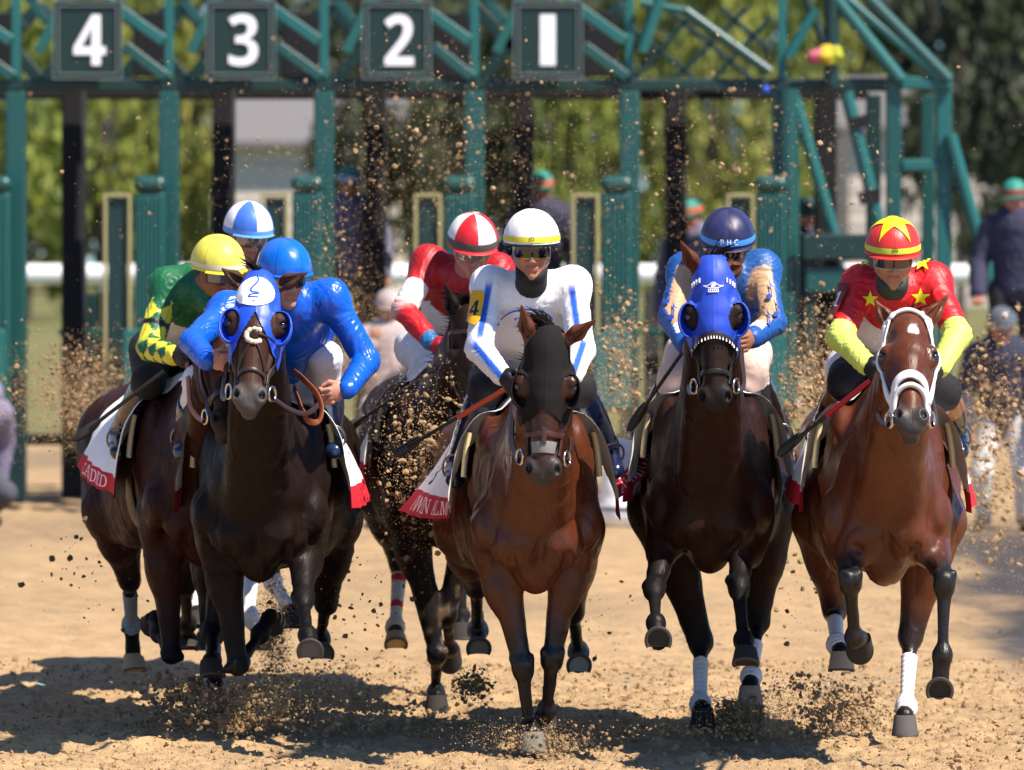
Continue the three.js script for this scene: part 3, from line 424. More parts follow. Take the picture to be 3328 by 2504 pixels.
  cfg.fore.forEach((q, i) => {
    const s = i ? 1 : -1, el = L(s * 0.165, 0.93, -0.36), k = reach(el, q[0], q[1], 0.44, q[2]), fe = reach(k, q[3], q[4], 0.285, q[5]), ho = reach(fe, q[6], q[7], 0.165, q[8]);
    limb(el, k, fe, ho, q[9], s, true, q[10]);
  });
  cfg.hind.forEach((q, i) => {
    const s = i ? 1 : -1, hip = L(s * 0.15, 1.26, -1.56), st = L(s * 0.23, 0.98, -1.27), k = reach(st, q[0], q[1], 0.47, q[2]), fe = reach(k, q[3], q[4], 0.37, q[5]), ho = reach(fe, q[6], q[7], 0.165, q[8]);
    b(cone(hip, st, 0.2, 0.14, { ...C, k: 0.08 }));
    b(cone(L(s * 0.13, 1.2, -1.76), st.clone().lerp(k, 0.5), 0.14, 0.06, { ...C, k: 0.07 }));
    limb(st, k, fe, ho, q[9], s, false, q[10]);
  });
  function limb(A, k, fe, ho, deg, s, fore, wrap) {
    const ph = (deg || 0) * Math.PI / 180, up = V3(0, Math.cos(ph), 0).addScaledVector(f, -Math.sin(ph)), toe = f.clone().multiplyScalar(Math.cos(ph)).add(V3(0, Math.sin(ph), 0));
    const back = f.clone().multiplyScalar(-1), v = k.clone().sub(A).normalize(), bk = back.clone().addScaledVector(v, -back.dot(v)).normalize(), w = fe.clone().sub(k).normalize(), bw = back.clone().addScaledVector(w, -back.dot(w)).normalize();
    if (fore) {
      b(cone(A.clone().add(V3(0, 0.08, 0)), k, 0.09, 0.038, { col: legC(0.5, 0.95), k: 0.05 }));
      b(blob(A.clone().lerp(k, 0.28).addScaledVector(r, s * 0.022), [0.066, 0.14, 0.075], { ...perp(v, r), col: coat, k: 0.03 }));
      b(blob(A.clone().lerp(k, 0.24).addScaledVector(r, -s * 0.03).addScaledVector(bk, -0.02), [0.045, 0.12, 0.055], { ...perp(v, r), col: coat, k: 0.025 }));
      b(blob(k.clone().addScaledVector(bw, -0.006), [0.047, 0.05, 0.044], { ...perp(w, r), col: dark, k: 0.02 })); b(blob(k.clone().addScaledVector(bk, 0.035).addScaledVector(w, -0.012), [0.022, 0.03, 0.022], { ...perp(w, r), col: dark, k: 0.012 })); for (const e of [-1, 1]) b(blob(k.clone().addScaledVector(r, e * 0.036).addScaledVector(w, -0.028), [0.018, 0.024, 0.022], { ...perp(w, r), col: dark, k: 0.01 })); b(blob(k.clone().addScaledVector(w, 0.035), [0.043, 0.03, 0.04], { ...perp(w, r), col: dark, k: 0.02 }));
    } else {
      b(cone(A, k, 0.125, 0.05, { col: legC(0.6, 1.0), k: 0.07 }));
      b(blob(A.clone().lerp(k, 0.3).addScaledVector(r, s * 0.02), [0.085, 0.17, 0.11], { ...perp(v, r), col: coat, k: 0.05 }));
      b(blob(k, [0.046, 0.068, 0.055], { ...perp(w, r), col: cmix(coat, dark, 0.7), k: 0.03 }));
      b(cone(k.clone().addScaledVector(bk, 0.05).addScaledVector(v, -0.02), k.clone().addScaledVector(w, 0.1).addScaledVector(bw, 0.02), 0.025, 0.02, { col: cmix(coat, dark, 0.7), k: 0.03 }));
    }
    const co = ho.clone().addScaledVector(up, 0.075).addScaledVector(toe, -0.026), pc = cfg.pastern && wrap ? cfg.pastern : low;
    b(cone(k, fe, 0.03, 0.022, { col: dark, colB: low, k: 0.02 })); b(cone(k.clone().lerp(fe, 0.1).addScaledVector(bw, 0.027), fe.clone().addScaledVector(bw, 0.02), 0.016, 0.019, { col: low, k: 0.008 })); for (const e of [-1, 1]) b(cone(k.clone().lerp(fe, 0.05).addScaledVector(r, e * 0.02), k.clone().lerp(fe, 0.6).addScaledVector(r, e * 0.014), 0.014, 0.008, { col: dark, k: 0.006 }));
    b(blob(fe, [0.041, 0.044, 0.044], { ...perp(w, r), col: pc, k: 0.025 })); b(cone(fe, co, 0.031, 0.038, { col: pc, k: 0.025 }));
    hooves.push([ho, up, toe, wrap && wrap.hoof || cfg.hoof || [0.035, 0.03, 0.028], wrap && wrap.big || 1]);
    if (wrap && wrap.col) wraps.push([k, fe, co, wrap]);
  }
  function perp(v, rr) { const X = rr.clone().addScaledVector(v, -rr.dot(v)).normalize(); return { X, Y: v, Z: X.clone().cross(v).normalize() }; }
  const all = [...B, ...hp], near = all.filter((p) => { const [u, v] = box(p, 0.06); const c = H(0, 0.25, -0.1); return c.x > u.x - 0.35 && c.x < v.x + 0.35 && c.y > u.y - 0.45 && c.y < v.y + 0.45 && c.z > u.z - 0.35 && c.z < v.z + 0.35; }), cutN = a.clone().multiplyScalar(0.55).add(n.clone().multiplyScalar(0.75)).normalize(), cutP = H(0, 0.06, -0.2);
  // where the neck is cut: everything beyond runs at the finer grid of the head
  const side = (X, Y, Z) => { const [px, s, pn] = inH(X, Y, Z); return s > -0.26 && s < 0.75 && Math.abs(px) < 0.22 && pn > -0.3 ? (pn + 0.16) * 0.9 + (s - 0.02) * 0.55 : -1; };
  const nz = (X, Y, Z, c) => { let w = 1 + 0.16 * noise3(X * 7, Y * 7, Z * 7) + 0.12 * noise3(X * 31, Y * 23, Z * 31) + 0.1 * noise3(X * 90, Y * 60, Z * 90); if (cfg.mud) { const m = sstep(0.35, 0.6, noise3(X * 24, Y * 24, Z * 24 + 7)) * sstep(1.1, 0.4, Y); c[0] = mix(c[0], 0.2, m * cfg.mud); c[1] = mix(c[1], 0.12, m * cfg.mud); c[2] = mix(c[2], 0.06, m * cfg.mud); } c[0] *= w; c[1] *= w; c[2] *= w; };
  const ridge = (v, w) => Math.max(0, 1 - Math.abs(v) / w), veins = (X, Y, Z) => { const hi = sstep(0.55, 0.8, Y); return 0.003 * noise3(X * 9, Y * 5, Z * 9) + 0.0014 * noise3(X * 26, Y * 17, Z * 26) + hi * (0.0035 * ridge(noise3(X * 7 + 3, Y * 4.5, Z * 7), 0.09) - 0.006 * ridge(noise3(X * 5.5, Y * 3.4 + 9, Z * 5), 0.13)) + (1 - hi) * 0.0022 * ridge(noise3(X * 16, Y * 5, Z * 16), 0.14); };
  const body = skin(all, { h: cfg.h || 0.011, paint: nz, wrinkle: veins, keep: (X, Y, Z) => side(X, Y, Z) < 0.012 });
  const star = cfg.star && H(...cfg.star), eyes = [-1, 1].map((s) => H(s * 0.09, 0.207, -0.052));
  const lo = V3(9, 9, -99), hi = V3(-9, -9, 9); for (const px of [-0.13, 0.13]) for (const s of [-0.14, 0.62]) for (const pn of [-0.27, 0.06]) { lo.min(H(px, s, pn)); hi.max(H(px, s, pn)); }
  for (const e of ears) { lo.min(H(...e).subScalar(0.02)); hi.max(H(...e).addScalar(0.02)); }
  const paintHead = (X, Y, Z, c) => {
    nz(X, Y, Z, c); const [px, s, pn] = inH(X, Y, Z);
    for (const e of eyes) { const d = Math.hypot(X - e.x, Y - e.y, Z - e.z), w = sstep(0.042, 0.022, d); for (let i = 0; i < 3; i++) c[i] = mix(c[i], 0.012, w); }
    if (star) { const d = Math.hypot(px - cfg.star[0], (s - cfg.star[1]) * 0.8) * (1 + 0.35 * noise3(px * 60, s * 60, 2)), w = sstep(0.026, 0.017, d) * (pn > -0.05 ? 1 : 0); for (let i = 0; i < 3; i++) c[i] = mix(c[i], 0.62, w); }
    if (s > 0.5 && Math.abs(px) < 0.06) { const w = sstep(0.014, 0.006, Math.hypot(Math.abs(px) - 0.044, s - 0.543) * 0.75) ; for (let i = 0; i < 3; i++) c[i] = mix(c[i], 0.006, w); }
  };
  const headG = skin(near, { h: cfg.hh || 0.005, bounds: [lo, hi], paint: paintHead, keep: (X, Y, Z) => side(X, Y, Z) > 0 });
  part('body', mergeGeometries([body, headG]), coatFor(cfg.gloss ?? 0.3), g, O);
  for (const e of eyes) { const s = new THREE.SphereGeometry(0.0225, 18, 14); s.translate(e.x, e.y, e.z); part('eye', s, eyeMat, g, O); }
  for (const [c, up, toe, col, big] of hooves) {
    const [hg, sg] = hoofGeo(c, up, toe, big), key = col.join(); hoofMats[key] ??= M(col, 0.85, { specularIntensity: 0.4 });
    const m = part('hoof', hg, hoofMats[key], g, O); part('horseshoe', sg, shoeMat, m, O);
  }
  for (const [k, fe, co, w] of wraps) {
    const t0 = w.t0 ?? 0.2, t1 = w.t1 ?? 1.0, q0 = k.clone().lerp(fe, t0), ax = fe.clone().sub(k).normalize(), q1 = t1 <= 1 ? k.clone().lerp(fe, t1) : fe.clone().lerp(co, t1 - 1), ax2 = co.clone().sub(fe).normalize();
    const cl = B.filter((p) => p.a.distanceTo(k) < 0.14 || p.a.distanceTo(fe) < 0.06);
    const bnd = [k.clone().min(fe).min(co).subScalar(0.1), k.clone().max(fe).max(co).addScalar(0.1)];
    const cp = (X, Y, Z) => Math.max(-((X - q0.x) * ax.x + (Y - q0.y) * ax.y + (Z - q0.z) * ax.z), t1 <= 1 ? (X - q1.x) * ax.x + (Y - q1.y) * ax.y + (Z - q1.z) * ax.z : (X - q1.x) * ax2.x + (Y - q1.y) * ax2.y + (Z - q1.z) * ax2.z);
    const wg = skin(cl, { h: 0.006, inflate: 0.006, clip: cp, bounds: bnd, paint: (X, Y, Z, c) => { const t = ((X - k.x) * ax.x + (Y - k.y) * ax.y + (Z - k.z) * ax.z) / k.distanceTo(fe), q = typeof w.col === 'function' ? w.col(t) : w.col, v = 1 + 0.08 * noise3(X * 60, Y * 60, Z * 60) - (w.dirt || 0) * sstep(0.6, 1.3, t) * (0.6 + 0.4 * noise3(X * 30, Y * 30, Z * 30)); c[0] = q[0] * mix(v, 1, 0.3); c[1] = q[1] * mix(v, 1, 0.05); c[2] = q[2] * v; }, wrinkle: (X, Y, Z) => 0.0012 * Math.sin(((X - k.x) * ax.x + (Y - k.y) * ax.y + (Z - k.z) * ax.z) * 240) });
    part('leg_wrap', wg, wrapMat, g, O);
  }
  const ctx = { HW, g, O, L, H, f, r, x, a, n, T, B, hp, all: near, whole: all, inH, R, cfg, lo, hi, dark };
  // mane and forelock: tufts of thin tapered locks
  const locks = [];
  for (let i = 0; i < (cfg.mane ?? 90); i++) {
    const t = R(), base = t < 0.25 ? H((R() - 0.5) * 0.05, -0.01 + R() * 0.05, -0.03 - R() * 0.05) : H(0, 0.0, -0.12).lerp(L(0, 1.5, -0.5), (t - 0.25) / 0.75 * 0.9), fall = cfg.maneSide ?? 1;
    base.addScaledVector(x, (R() - 0.5) * 0.03); const p0 = snap(near, base.clone().add(V3(0, 0.1, 0)), -0.004);
    const out = V3(0, 0.6 + R() * 0.5, 0).addScaledVector(x, fall * (0.25 + R() * 0.8) + (R() - 0.5) * 0.9).addScaledVector(n, (R() - 0.4) * 0.8).normalize(), len = (0.035 + R() * 0.06) * (cfg.maneLen || 1);
    const p1 = p0.clone().addScaledVector(out, len * 0.6), p2 = p0.clone().addScaledVector(out, len).add(V3(0, -len * 0.35 * R(), 0)).addScaledVector(x, fall * len * 0.4);
    locks.push(lock([p0, p1, p2], 0.005 + R() * 0.006));
  }
  if (locks.length) part('mane', mergeGeometries(locks), hairMat, g, O).userData.kind = 'stuff';
  return ctx;
}
const wrapMat = new THREE.MeshPhysicalMaterial({ color: 0xffffff, vertexColors: true, roughness: 0.85 });
function lock(pts, r) {                                            // a tapered three-sided strand
  const cv = new THREE.QuadraticBezierCurve3(...pts), P = [], idx = [], n = 5;
  for (let i = 0; i <= n; i++) { const c = cv.getPoint(i / n), t = cv.getTangent(i / n), u = t.clone().cross(V3(0.3, 0.2, 1)).normalize(), w = t.clone().cross(u), q = r * (1 - i / n * 0.95); for (let j = 0; j < 3; j++) { const p = c.clone().addScaledVector(u, Math.cos(j * 2.09) * q).addScaledVector(w, Math.sin(j * 2.09) * q); P.push(p.x, p.y, p.z); } }
  for (let i = 0; i < n; i++) for (let j = 0; j < 3; j++) { const A = i * 3 + j, Bq = i * 3 + (j + 1) % 3; idx.push(A, A + 3, Bq, Bq, A + 3, Bq + 3); }
  const g = new THREE.BufferGeometry(); g.setAttribute('position', new THREE.Float32BufferAttribute(P, 3)); g.setIndex(idx); g.computeVertexNormals(); return g;
}
// a hood: a cloth shell over the head with holes for the eyes and ears
function hood(h, mat, { s0 = 0.28, ds = 0.1, eyeR = 0.05, earR = 0.034, top = -0.045, back = -0.23, arch = 1, wr = 0.0016 } = {}) {
  const { inH, hp, g, O } = h, all = h.all.filter((p) => !p.ear), eye = [0.088, 0.212, -0.045];
  const clip = (X, Y, Z) => {
    const [x, s, n] = inH(X, Y, Z), ax = Math.abs(x), low = s0 + ds * Math.pow(Math.min(1.2, ax / 0.085), arch);
    const e = Math.hypot(ax - eye[0], (s - eye[1]) * 0.85, n - eye[2] - 0.012), ea = Math.hypot(ax - 0.058, s - 0.0, n + 0.07);
    return Math.max(s - low, top - s, back - n, eyeR - e, earR - ea);
  };
  const geo = skin(all, { h: 0.004, inflate: 0.007, keep: (X, Y, Z) => clip(X, Y, Z) < 0, bounds: [h.lo, h.hi], colors: false, wrinkle: (X, Y, Z) => { const [x, s, n] = inH(X, Y, Z); return wr * (noise3(x * 26, s * 16, n * 14) + 0.5 * noise3(x * 60, s * 30, n * 30)) + 0.0012 * Math.exp(-x * x / 0.000012); } });
  return part('hood', geo, mat, g, O);
}
function cups(h, mat, { R = 0.066, open = 0.012, out = 0.1 } = {}) {
  for (const s of [-1, 1]) {
    const c = h.H(s * out / (h.HW || 1), 0.222, -0.045), q = [blob(c, [R * 0.7, R * 1.12, R * 0.85], { X: h.x, Y: h.a, Z: h.n, k: 0.004 }), blob(c.clone().addScaledVector(h.n, 0.008).addScaledVector(h.x, -s * 0.004), [R * 0.7 - 0.006, R * 1.12 - 0.006, R * 0.85 - 0.003], { X: h.x, Y: h.a, Z: h.n, sub: 1, k: 0.004 })];
    const geo = skin(q, { h: 0.0035, colors: false, clip: (X, Y, Z) => { const [x, , n] = h.inH(X, Y, Z); const xs = x * s * (h.HW || 1) - out; return Math.max(n + 0.045 - open - xs * 0.25, -(xs + 0.012)); } });
    part('blinker_cup', geo, mat, h.g, h.O);
  }
}
// straps and bit in head coordinates
const onHead = (h, pts, w, mat, name, o = {}) => part(name, strap(h.all, pts.map((p) => h.H(...p)), w, o.off ?? 0.004, o), mat, h.g, h.O);
function bridle(h, mat, { nose = 0.42, w = 0.02, cheek = true, noseW = 0.026, ringMat = steel, off = 0.004, noseDown = 0.02, brow = false, chin = true, band = true } = {}) {
  if (band) onHead(h, [[-0.09, nose + noseDown, -0.13], [-0.075, nose + 0.008, -0.06], [-0.04, nose, 0.02], [0, nose - 0.004, 0.03], [0.04, nose, 0.02], [0.075, nose + 0.008, -0.06], [0.09, nose + noseDown, -0.13]], noseW, mat, 'noseband', { off });
  for (const s of [-1, 1]) {
    if (cheek) onHead(h, [[s * 0.075, 0.03, -0.11], [s * 0.1, 0.13, -0.12], [s * 0.1, 0.27, -0.12], [s * 0.085, 0.4, -0.115], [s * 0.07, 0.485, -0.1]], w, mat, 'cheek_strap', { off });
    const ring = new THREE.TorusGeometry(0.03, 0.0055, 8, 22), c = h.H(s * 0.075, 0.495, -0.1); ring.rotateY(Math.PI / 2 - s * 0.45); ring.translate(c.x, c.y, c.z); part('bit_ring', ring, ringMat, h.g, h.O);
  }
  if (brow) onHead(h, [[-0.1, 0.09, -0.11], [-0.07, 0.08, -0.02], [0, 0.085, 0.02], [0.07, 0.08, -0.02], [0.1, 0.09, -0.11]], w, mat, 'browband', { off });
  if (chin) onHead(h, [[-0.08, nose + noseDown, -0.13], [-0.05, nose + 0.03, -0.2], [0.05, nose + 0.03, -0.2], [0.08, nose + noseDown, -0.13]], w, mat, 'chin_strap', { off });
}
// saddle cloth: one panel each side, hanging from the back, white with a red hem that carries the horse's name
function clothTex(draw) { return canvasTex(1024, 640, (c, w, hh) => { c.fillStyle = '#f1f1f4'; c.fillRect(0, 0, w, hh); c.fillStyle = '#c3102b'; c.fillRect(0, hh - 104, w, 104); draw(c, w, hh); }); }
function hemText(c, w, hh, text, x, size = 120, sq = 1) { c.save(); c.fillStyle = '#f4eef0'; c.font = Math.round(size * 0.7) + 'px serif'; c.textAlign = 'left'; c.textBaseline = 'middle'; c.translate(x, hh - 50); c.scale(sq * 1.3, 1); c.fillText(text, 0, 0); c.restore(); }
function saddleCloth(h, side, tex, { z0 = -0.43, z1 = -1.2, front = 0.06, flare = 0.02, flareBack = 0.03, off = 0.014, lift = 0 } = {}) {
  const P = [], uv = [], idx = [], nu = 26, nv = 30, s = side;
  for (let j = 0; j <= nv; j++) for (let i = 0; i <= nu; i++) {
    const u = i / nu, v = j / nv, back = s < 0 ? 1 - u : u, z = mix(z0, z1, back) , th = v * 1.95;
    const c = h.L(0, 1.16, z), dir = h.r.clone().multiplyScalar(s * Math.sin(th)).add(V3(0, Math.cos(th), 0));
    const o = c.clone().addScaledVector(dir, 0.75), p = hit(h.T, o, dir.clone().negate(), off, 0.8) || c;
    const wv = 0.006 * Math.sin(z * 38 + v * 5) * v + 0.004 * noise3(z * 14, v * 8, s * 3 + h.cfg.seed);
    p.addScaledVector(h.r, s * (flare * v * v + front * (1 - back) * sstep(0.15, 0.5, v) + flareBack * back * back * v * v * v + wv)); p.y += lift * back * v * v;
    P.push(p.x, p.y, p.z); uv.push(u, 1 - v);
  }
  for (let j = 0; j < nv; j++) for (let i = 0; i < nu; i++) { const A = j * (nu + 1) + i, B = A + 1, C = A + nu + 1, D = C + 1; if (s > 0) idx.push(A, C, B, B, C, D); else idx.push(A, C, B, B, C, D); }
  const geo = new THREE.BufferGeometry(); geo.setAttribute('position', new THREE.Float32BufferAttribute(P, 3)); geo.setAttribute('uv', new THREE.Float32BufferAttribute(uv, 2)); geo.setIndex(idx); geo.computeVertexNormals();
  return part('saddle_cloth', geo, M([1, 1, 1], 0.85, { map: tex, side: THREE.DoubleSide }), h.g, h.O);
}
function saddle(h, padMat, girthMat) {
  const q = [blob(h.L(0, 1.6, -0.82), [0.13, 0.035, 0.26], { X: h.r, Y: V3(0, 1, 0), Z: h.f, k: 0.03 }), cone(h.L(0, 1.6, -0.58), h.L(0, 1.66, -0.55), 0.05, 0.03, { k: 0.04 }), cone(h.L(-0.1, 1.58, -1.02), h.L(0.1, 1.58, -1.02), 0.04, 0.04, { k: 0.04 })];
  for (const s of [-1, 1]) q.push(cone(h.L(s * 0.12, 1.56, -0.78), h.L(s * 0.275, 1.28, -0.8), 0.05, 0.04, { k: 0.03, sq: h.r, sf: 3 }));
  part('saddle', skin(q, { h: 0.01, colors: false }), blackTack, h.g, h.O);
  // pale rubber pad in front of the saddle flap and the girth below
  for (const s of [-1, 1]) part('saddle_pad', strap(h.T, [h.L(s * 0.25, 1.43, -0.49), h.L(s * 0.275, 1.37, -0.49), h.L(s * 0.29, 1.31, -0.49), h.L(s * 0.3, 1.25, -0.5)], 0.05, 0.03, { n: 16, thick: 0.014 }), padMat, h.g, h.O);
  part('girth', strap(h.T, [h.L(-0.32, 1.15, -0.62), h.L(-0.25, 0.9, -0.62), h.L(0, 0.76, -0.62), h.L(0.25, 0.9, -0.62), h.L(0.32, 1.15, -0.62)], 0.07, 0.008, { n: 40, thick: 0.008 }), girthMat || leather, h.g, h.O);
}
function rein(h, side, hand, mat, sag = 0.05, w = 0.022) {
  const p = h.H(side * 0.078, 0.51, -0.11), m = p.clone().lerp(hand, 0.5).add(V3(side * 0.02, -sag, 0));
  return part('rein', strap(null, [p, p.clone().lerp(m, 0.5).add(V3(0, -sag * 0.2, 0)), m, hand.clone().lerp(m, 0.4).add(V3(0, -sag * 0.1, 0)), hand], w, 0, { n: 26, thick: 0.005, face: V3(side * 0.6, 0.3, 0.7) }), mat, h.g, h.O);
}
const gray = { col: [0.2, 0.23, 0.27], t0: 0.25, t1: 1.2 };
const whiteWrap = { col: [0.78, 0.78, 0.8], t0: 0.12, t1: 1.55, dirt: 0.18 };
const blackHood = M([0.013, 0.011, 0.012], 0.9, { specularIntensity: 0.3 }), blueHood = M([0.012, 0.075, 0.6], 0.45, { sheen: 0.2 }), royalHood = M([0.015, 0.06, 0.5], 0.55, { sheen: 0.15 });
const E = horse({ seed: 5, headW: 1.28, chest: 1754, d: 23.8, rump: 1665, dy: -0.07, gloss: 0.75, coat: [0.075, 0.018, 0.006], dark: [0.006, 0.0055, 0.006], poll: [1779, 1092, 23.15], muz: [1764, 1540], label: 'bay horse in a plain black hood with blinker cups, its hoof planted nearest the camera',
  ears: [[-0.085, -0.12, 0.02], [0.15, -0.07, 0.02]], muzzleCol: [0.03, 0.025, 0.025], headYaw: -0.08, earCol: [0.1, 0.03, 0.015], face: [0.04, 0.013, 0.007],
  fore: [[1697, 2162, 1, 1720, 2370, -1, 1733, 2442, 1, 0, { hoof: [0.16, 0.15, 0.13] }], [1795, 2137, -1, 1776, 2310, -1, 1772, 2385, -1, -20]],
  hind: [[1548, 1905, -1, 1553, 2050, -1, 1556, 2112, 1, 60, { ...gray, t0: 0.6, hoof: [0.2, 0.18, 0.14] }], [1862, 1990, -1, 1880, 2120, -1, 1882, 2168, 1, 70, { ...gray, hoof: [0.3, 0.28, 0.26] }]], maneSide: -1, mane: 240 });
const Fh = horse({ seed: 7, headW: 1.16, chest: 2305, d: 24.1, rump: 2318, coat: [0.02, 0.007, 0.0045], dark: [0.006, 0.0055, 0.006], poll: [2318, 862, 23.5], muz: [2324, 1296], label: 'dark horse in a blue hood with a white crest, left of the bright bay horse',
  ears: [[-0.115, -0.1, 0.01], [0.1, 0.0, -0.09]], face: [0.02, 0.012, 0.01], muzzleCol: [0.014, 0.012, 0.013], earCol: [0.09, 0.03, 0.016],
  fore: [[2125, 1915, 1, 2132, 2025, 1, 2140, 2085, 1, 75], [2400, 1905, 1, 2417, 2085, 1, 2424, 2158, 1, 28]],
  hind: [[2278, 2090, -1, 2276, 2290, 1, 2284, 2362, 1, 0, { ...whiteWrap, dirt: 0.05, t0: 0.3 }], [2465, 2020, -1, 2442, 2200, 1, 2438, 2290, 1, 0, { ...whiteWrap, t0: 0.4, hoof: [0.3, 0.24, 0.18] }]], mane: 40 });
const G = horse({ seed: 9, headW: 1.12, chest: 2883, d: 23.5, rump: 2850, dy: -0.02, gloss: 0.75, coat: [0.09, 0.021, 0.006], dark: [0.006, 0.0055, 0.006], poll: [2950, 1012, 22.95], muz: [2962, 1345], label: 'bright bay horse in a white bridle with a white star on its forehead', headL: 0.55,
  ears: [[-0.115, -0.06, 0.0], [0.15, -0.09, 0.0]], star: [0.018, 0.1, 0], muzzleCol: [0.03, 0.027, 0.028], earCol: [0.12, 0.035, 0.014],
  fore: [[2765, 1885, 1, 2778, 2075, -1, 2795, 2112, -1, -70], [3070, 1890, 1, 3064, 2130, 1, 3055, 2250, 1, 72]],
  hind: [[2712, 1985, -1, 2722, 2095, 1, 2735, 2180, 1, 10, { ...whiteWrap, t0: 0.3, dirt: 0.35, hoof: [0.42, 0.3, 0.2] }], [2960, 2070, -1, 2946, 2300, 1, 2942, 2388, 1, 0, { ...whiteWrap, t0: 0.28, dirt: 0.3, t1: 1.75, hoof: [0.09, 0.08, 0.08] }]], mane: 26 });
const Ch = horse({ seed: 11, headW: 1.2, wide: 1.1, chest: 835, d: 24.3, rump: 905, dy: -0.05, coat: [0.01, 0.005, 0.0035], dark: [0.006, 0.0055, 0.006], poll: [842, 892, 23.7], muz: [808, 1285], label: 'near-black horse in a bright blue hood with a white oval on its brow', face: [0.05, 0.021, 0.013],
  ears: [[-0.13, -0.015, 0.0], [0.165, -0.02, 0.0]], earCol: [0.06, 0.028, 0.018], muzzleCol: [0.075, 0.07, 0.07],
  fore: [[772, 2165, 1, 845, 2062, -1, 885, 2022, -1, -90], [985, 1950, 1, 998, 2065, 1, 1008, 2122, 1, 66, { hoof: [0.12, 0.11, 0.1] }]],
  hind: [[690, 2060, -1, 698, 2205, 1, 694, 2312, 1, 0, { col: [0.3, 0.36, 0.45], t0: 0.3, t1: 1.3, big: 1.15, hoof: [0.14, 0.09, 0.07] }], [1060, 1960, -1, 1040, 2080, -1, 1046, 2128, 1, 60, { ...gray, hoof: [0.12, 0.11, 0.1] }]], mane: 60, maneSide: -1 });
const Ah = horse({ seed: 13, chest: 690, d: 24.95, rump: 472, dy: -0.03, coat: [0.028, 0.0065, 0.0035], dark: [0.006, 0.0055, 0.006], ears: [[-0.1, 0.0, -0.1], [0.1, 0.0, -0.1]], poll: [738, 1000, 24.45], muz: [742, 1360], label: 'reddish bay horse at the far left, half hidden behind the near-black horse',
  fore: [[556, 2130, 1, 515, 2060, -1, 495, 2025, -1, -90], [690, 2050, 1, 690, 2150, 1, 690, 2200, 1, 20]],
  hind: [[420, 1885, -1, 427, 2035, -1, 438, 2180, 1, 15, { col: [0.2, 0.24, 0.28], t0: 0.3, t1: 1.0, hoof: [0.4, 0.27, 0.16] }], [600, 1900, -1, 610, 2030, -1, 610, 2110, -1, 20]], mane: 0, hh: 0.008 });
const Bh = horse({ seed: 15, chest: 790, d: 27.2, rump: 800, coat: [0.1, 0.033, 0.016], poll: [800, 890, 26.5], muz: [812, 1280], label: 'bay horse with white socks, mostly hidden behind the two horses at the left', h: 0.014, hh: 0.01,
  fore: [[655, 1880, 1, 637, 1985, 1, 640, 2040, 1, 20, { ...whiteWrap, dirt: 0.3 }], [880, 1880, 1, 938, 1975, 1, 945, 2040, 1, 20, { ...whiteWrap }]],
  hind: [[660, 1850, -1, 668, 2010, 1, 668, 2110, 1, 0], [815, 1870, -1, 808, 2000, 1, 846, 2110, 1, 0, { ...whiteWrap }]], mane: 0 });
const Dh = horse({ seed: 17, chest: 1440, d: 26.0, rump: 1397, coat: [0.018, 0.0085, 0.0055], dark: [0.006, 0.0055, 0.006], poll: [1525, 1015, 25.4], muz: [1560, 1420], label: 'dark bay horse spattered with dirt, behind the white jockey at the left', h: 0.013, hh: 0.007, mud: 0.5,
  ears: [[-0.09, -0.14, 0.0], [0.07, -0.13, 0.0]],
  fore: [[1420, 2128, 1, 1416, 2250, -1, 1420, 2318, 1, 0], [1452, 2000, 1, 1462, 2110, -1, 1462, 2150, -1, -60]],
  hind: [[1300, 1830, -1, 1284, 2040, 1, 1287, 2098, 1, 40, { col: (t) => (t > 0.22 && t < 0.32) || (t > 0.62 && t < 0.72) ? [0.45, 0.02, 0.03] : cmix([0.5, 0.48, 0.44], [0.6, 0.45, 0.25], sstep(0.7, 1.2, t)), t0: 0.18, t1: 1.5, hoof: [0.45, 0.3, 0.14] }], [1500, 1850, -1, 1500, 2000, 1, 1500, 2080, 1, 10]], mane: 110, maneSide: -1 });

// ---------- tack ----------
hood(E, blackHood, { s0: 0.29, ds: 0.085, eyeR: 0.052 }); cups(E, blackHood); bridle(E, M([0.06, 0.022, 0.018], 0.4), { nose: 0.4, w: 0.018, noseW: 0.024 });
onHead(E, [[-0.05, 0.455, -0.02], [0, 0.45, 0.01], [0.05, 0.455, -0.02]], 0.05, M([0.2, 0.19, 0.19], 0.6), 'nose_band_tape', { off: 0.002 });
onHead(E, [[0, 0.37, 0.03], [0, 0.44, 0.03]], 0.02, M([0.06, 0.022, 0.018], 0.4), 'nose_strap', { off: 0.006, n: 8 });
hood(Fh, royalHood, { s0: 0.27, ds: 0.12, eyeR: 0.05, arch: 2 }); cups(Fh, royalHood, { out: 0.104 }); bridle(Fh, blackTack, { nose: 0.44, w: 0.016, noseW: 0.02 });
onHead(Fh, [[-0.088, 0.37, -0.1], [-0.07, 0.32, -0.03], [-0.035, 0.295, 0.02], [0, 0.285, 0.03], [0.035, 0.295, 0.02], [0.07, 0.32, -0.03], [0.088, 0.37, -0.1]], 0.022, M([0.02, 0.02, 0.022], 0.5), 'browband', { off: 0.012 });
for (let i = 0; i < 17; i++) { const t = (i / 16 - 0.5) * 2, q = snap(Fh.all, Fh.H(t * 0.072, 0.3 + 0.045 * t * t, 0.03 - 0.1 * t * t), 0.02), c = new THREE.ConeGeometry(0.0048, 0.015, 4); c.rotateY(0.78); c.translate(q.x, q.y + 0.004, q.z); part('white_stud', c, whiteTack, Fh.g, Fh.O); }
hood(Ch, blueHood, { s0: 0.17, ds: 0.19, eyeR: 0.05, arch: 0.85 }); cups(Ch, blueHood, { R: 0.07, out: 0.106 }); bridle(Ch, M([0.03, 0.022, 0.02], 0.45), { nose: 0.44, w: 0.014, noseW: 0.016 });
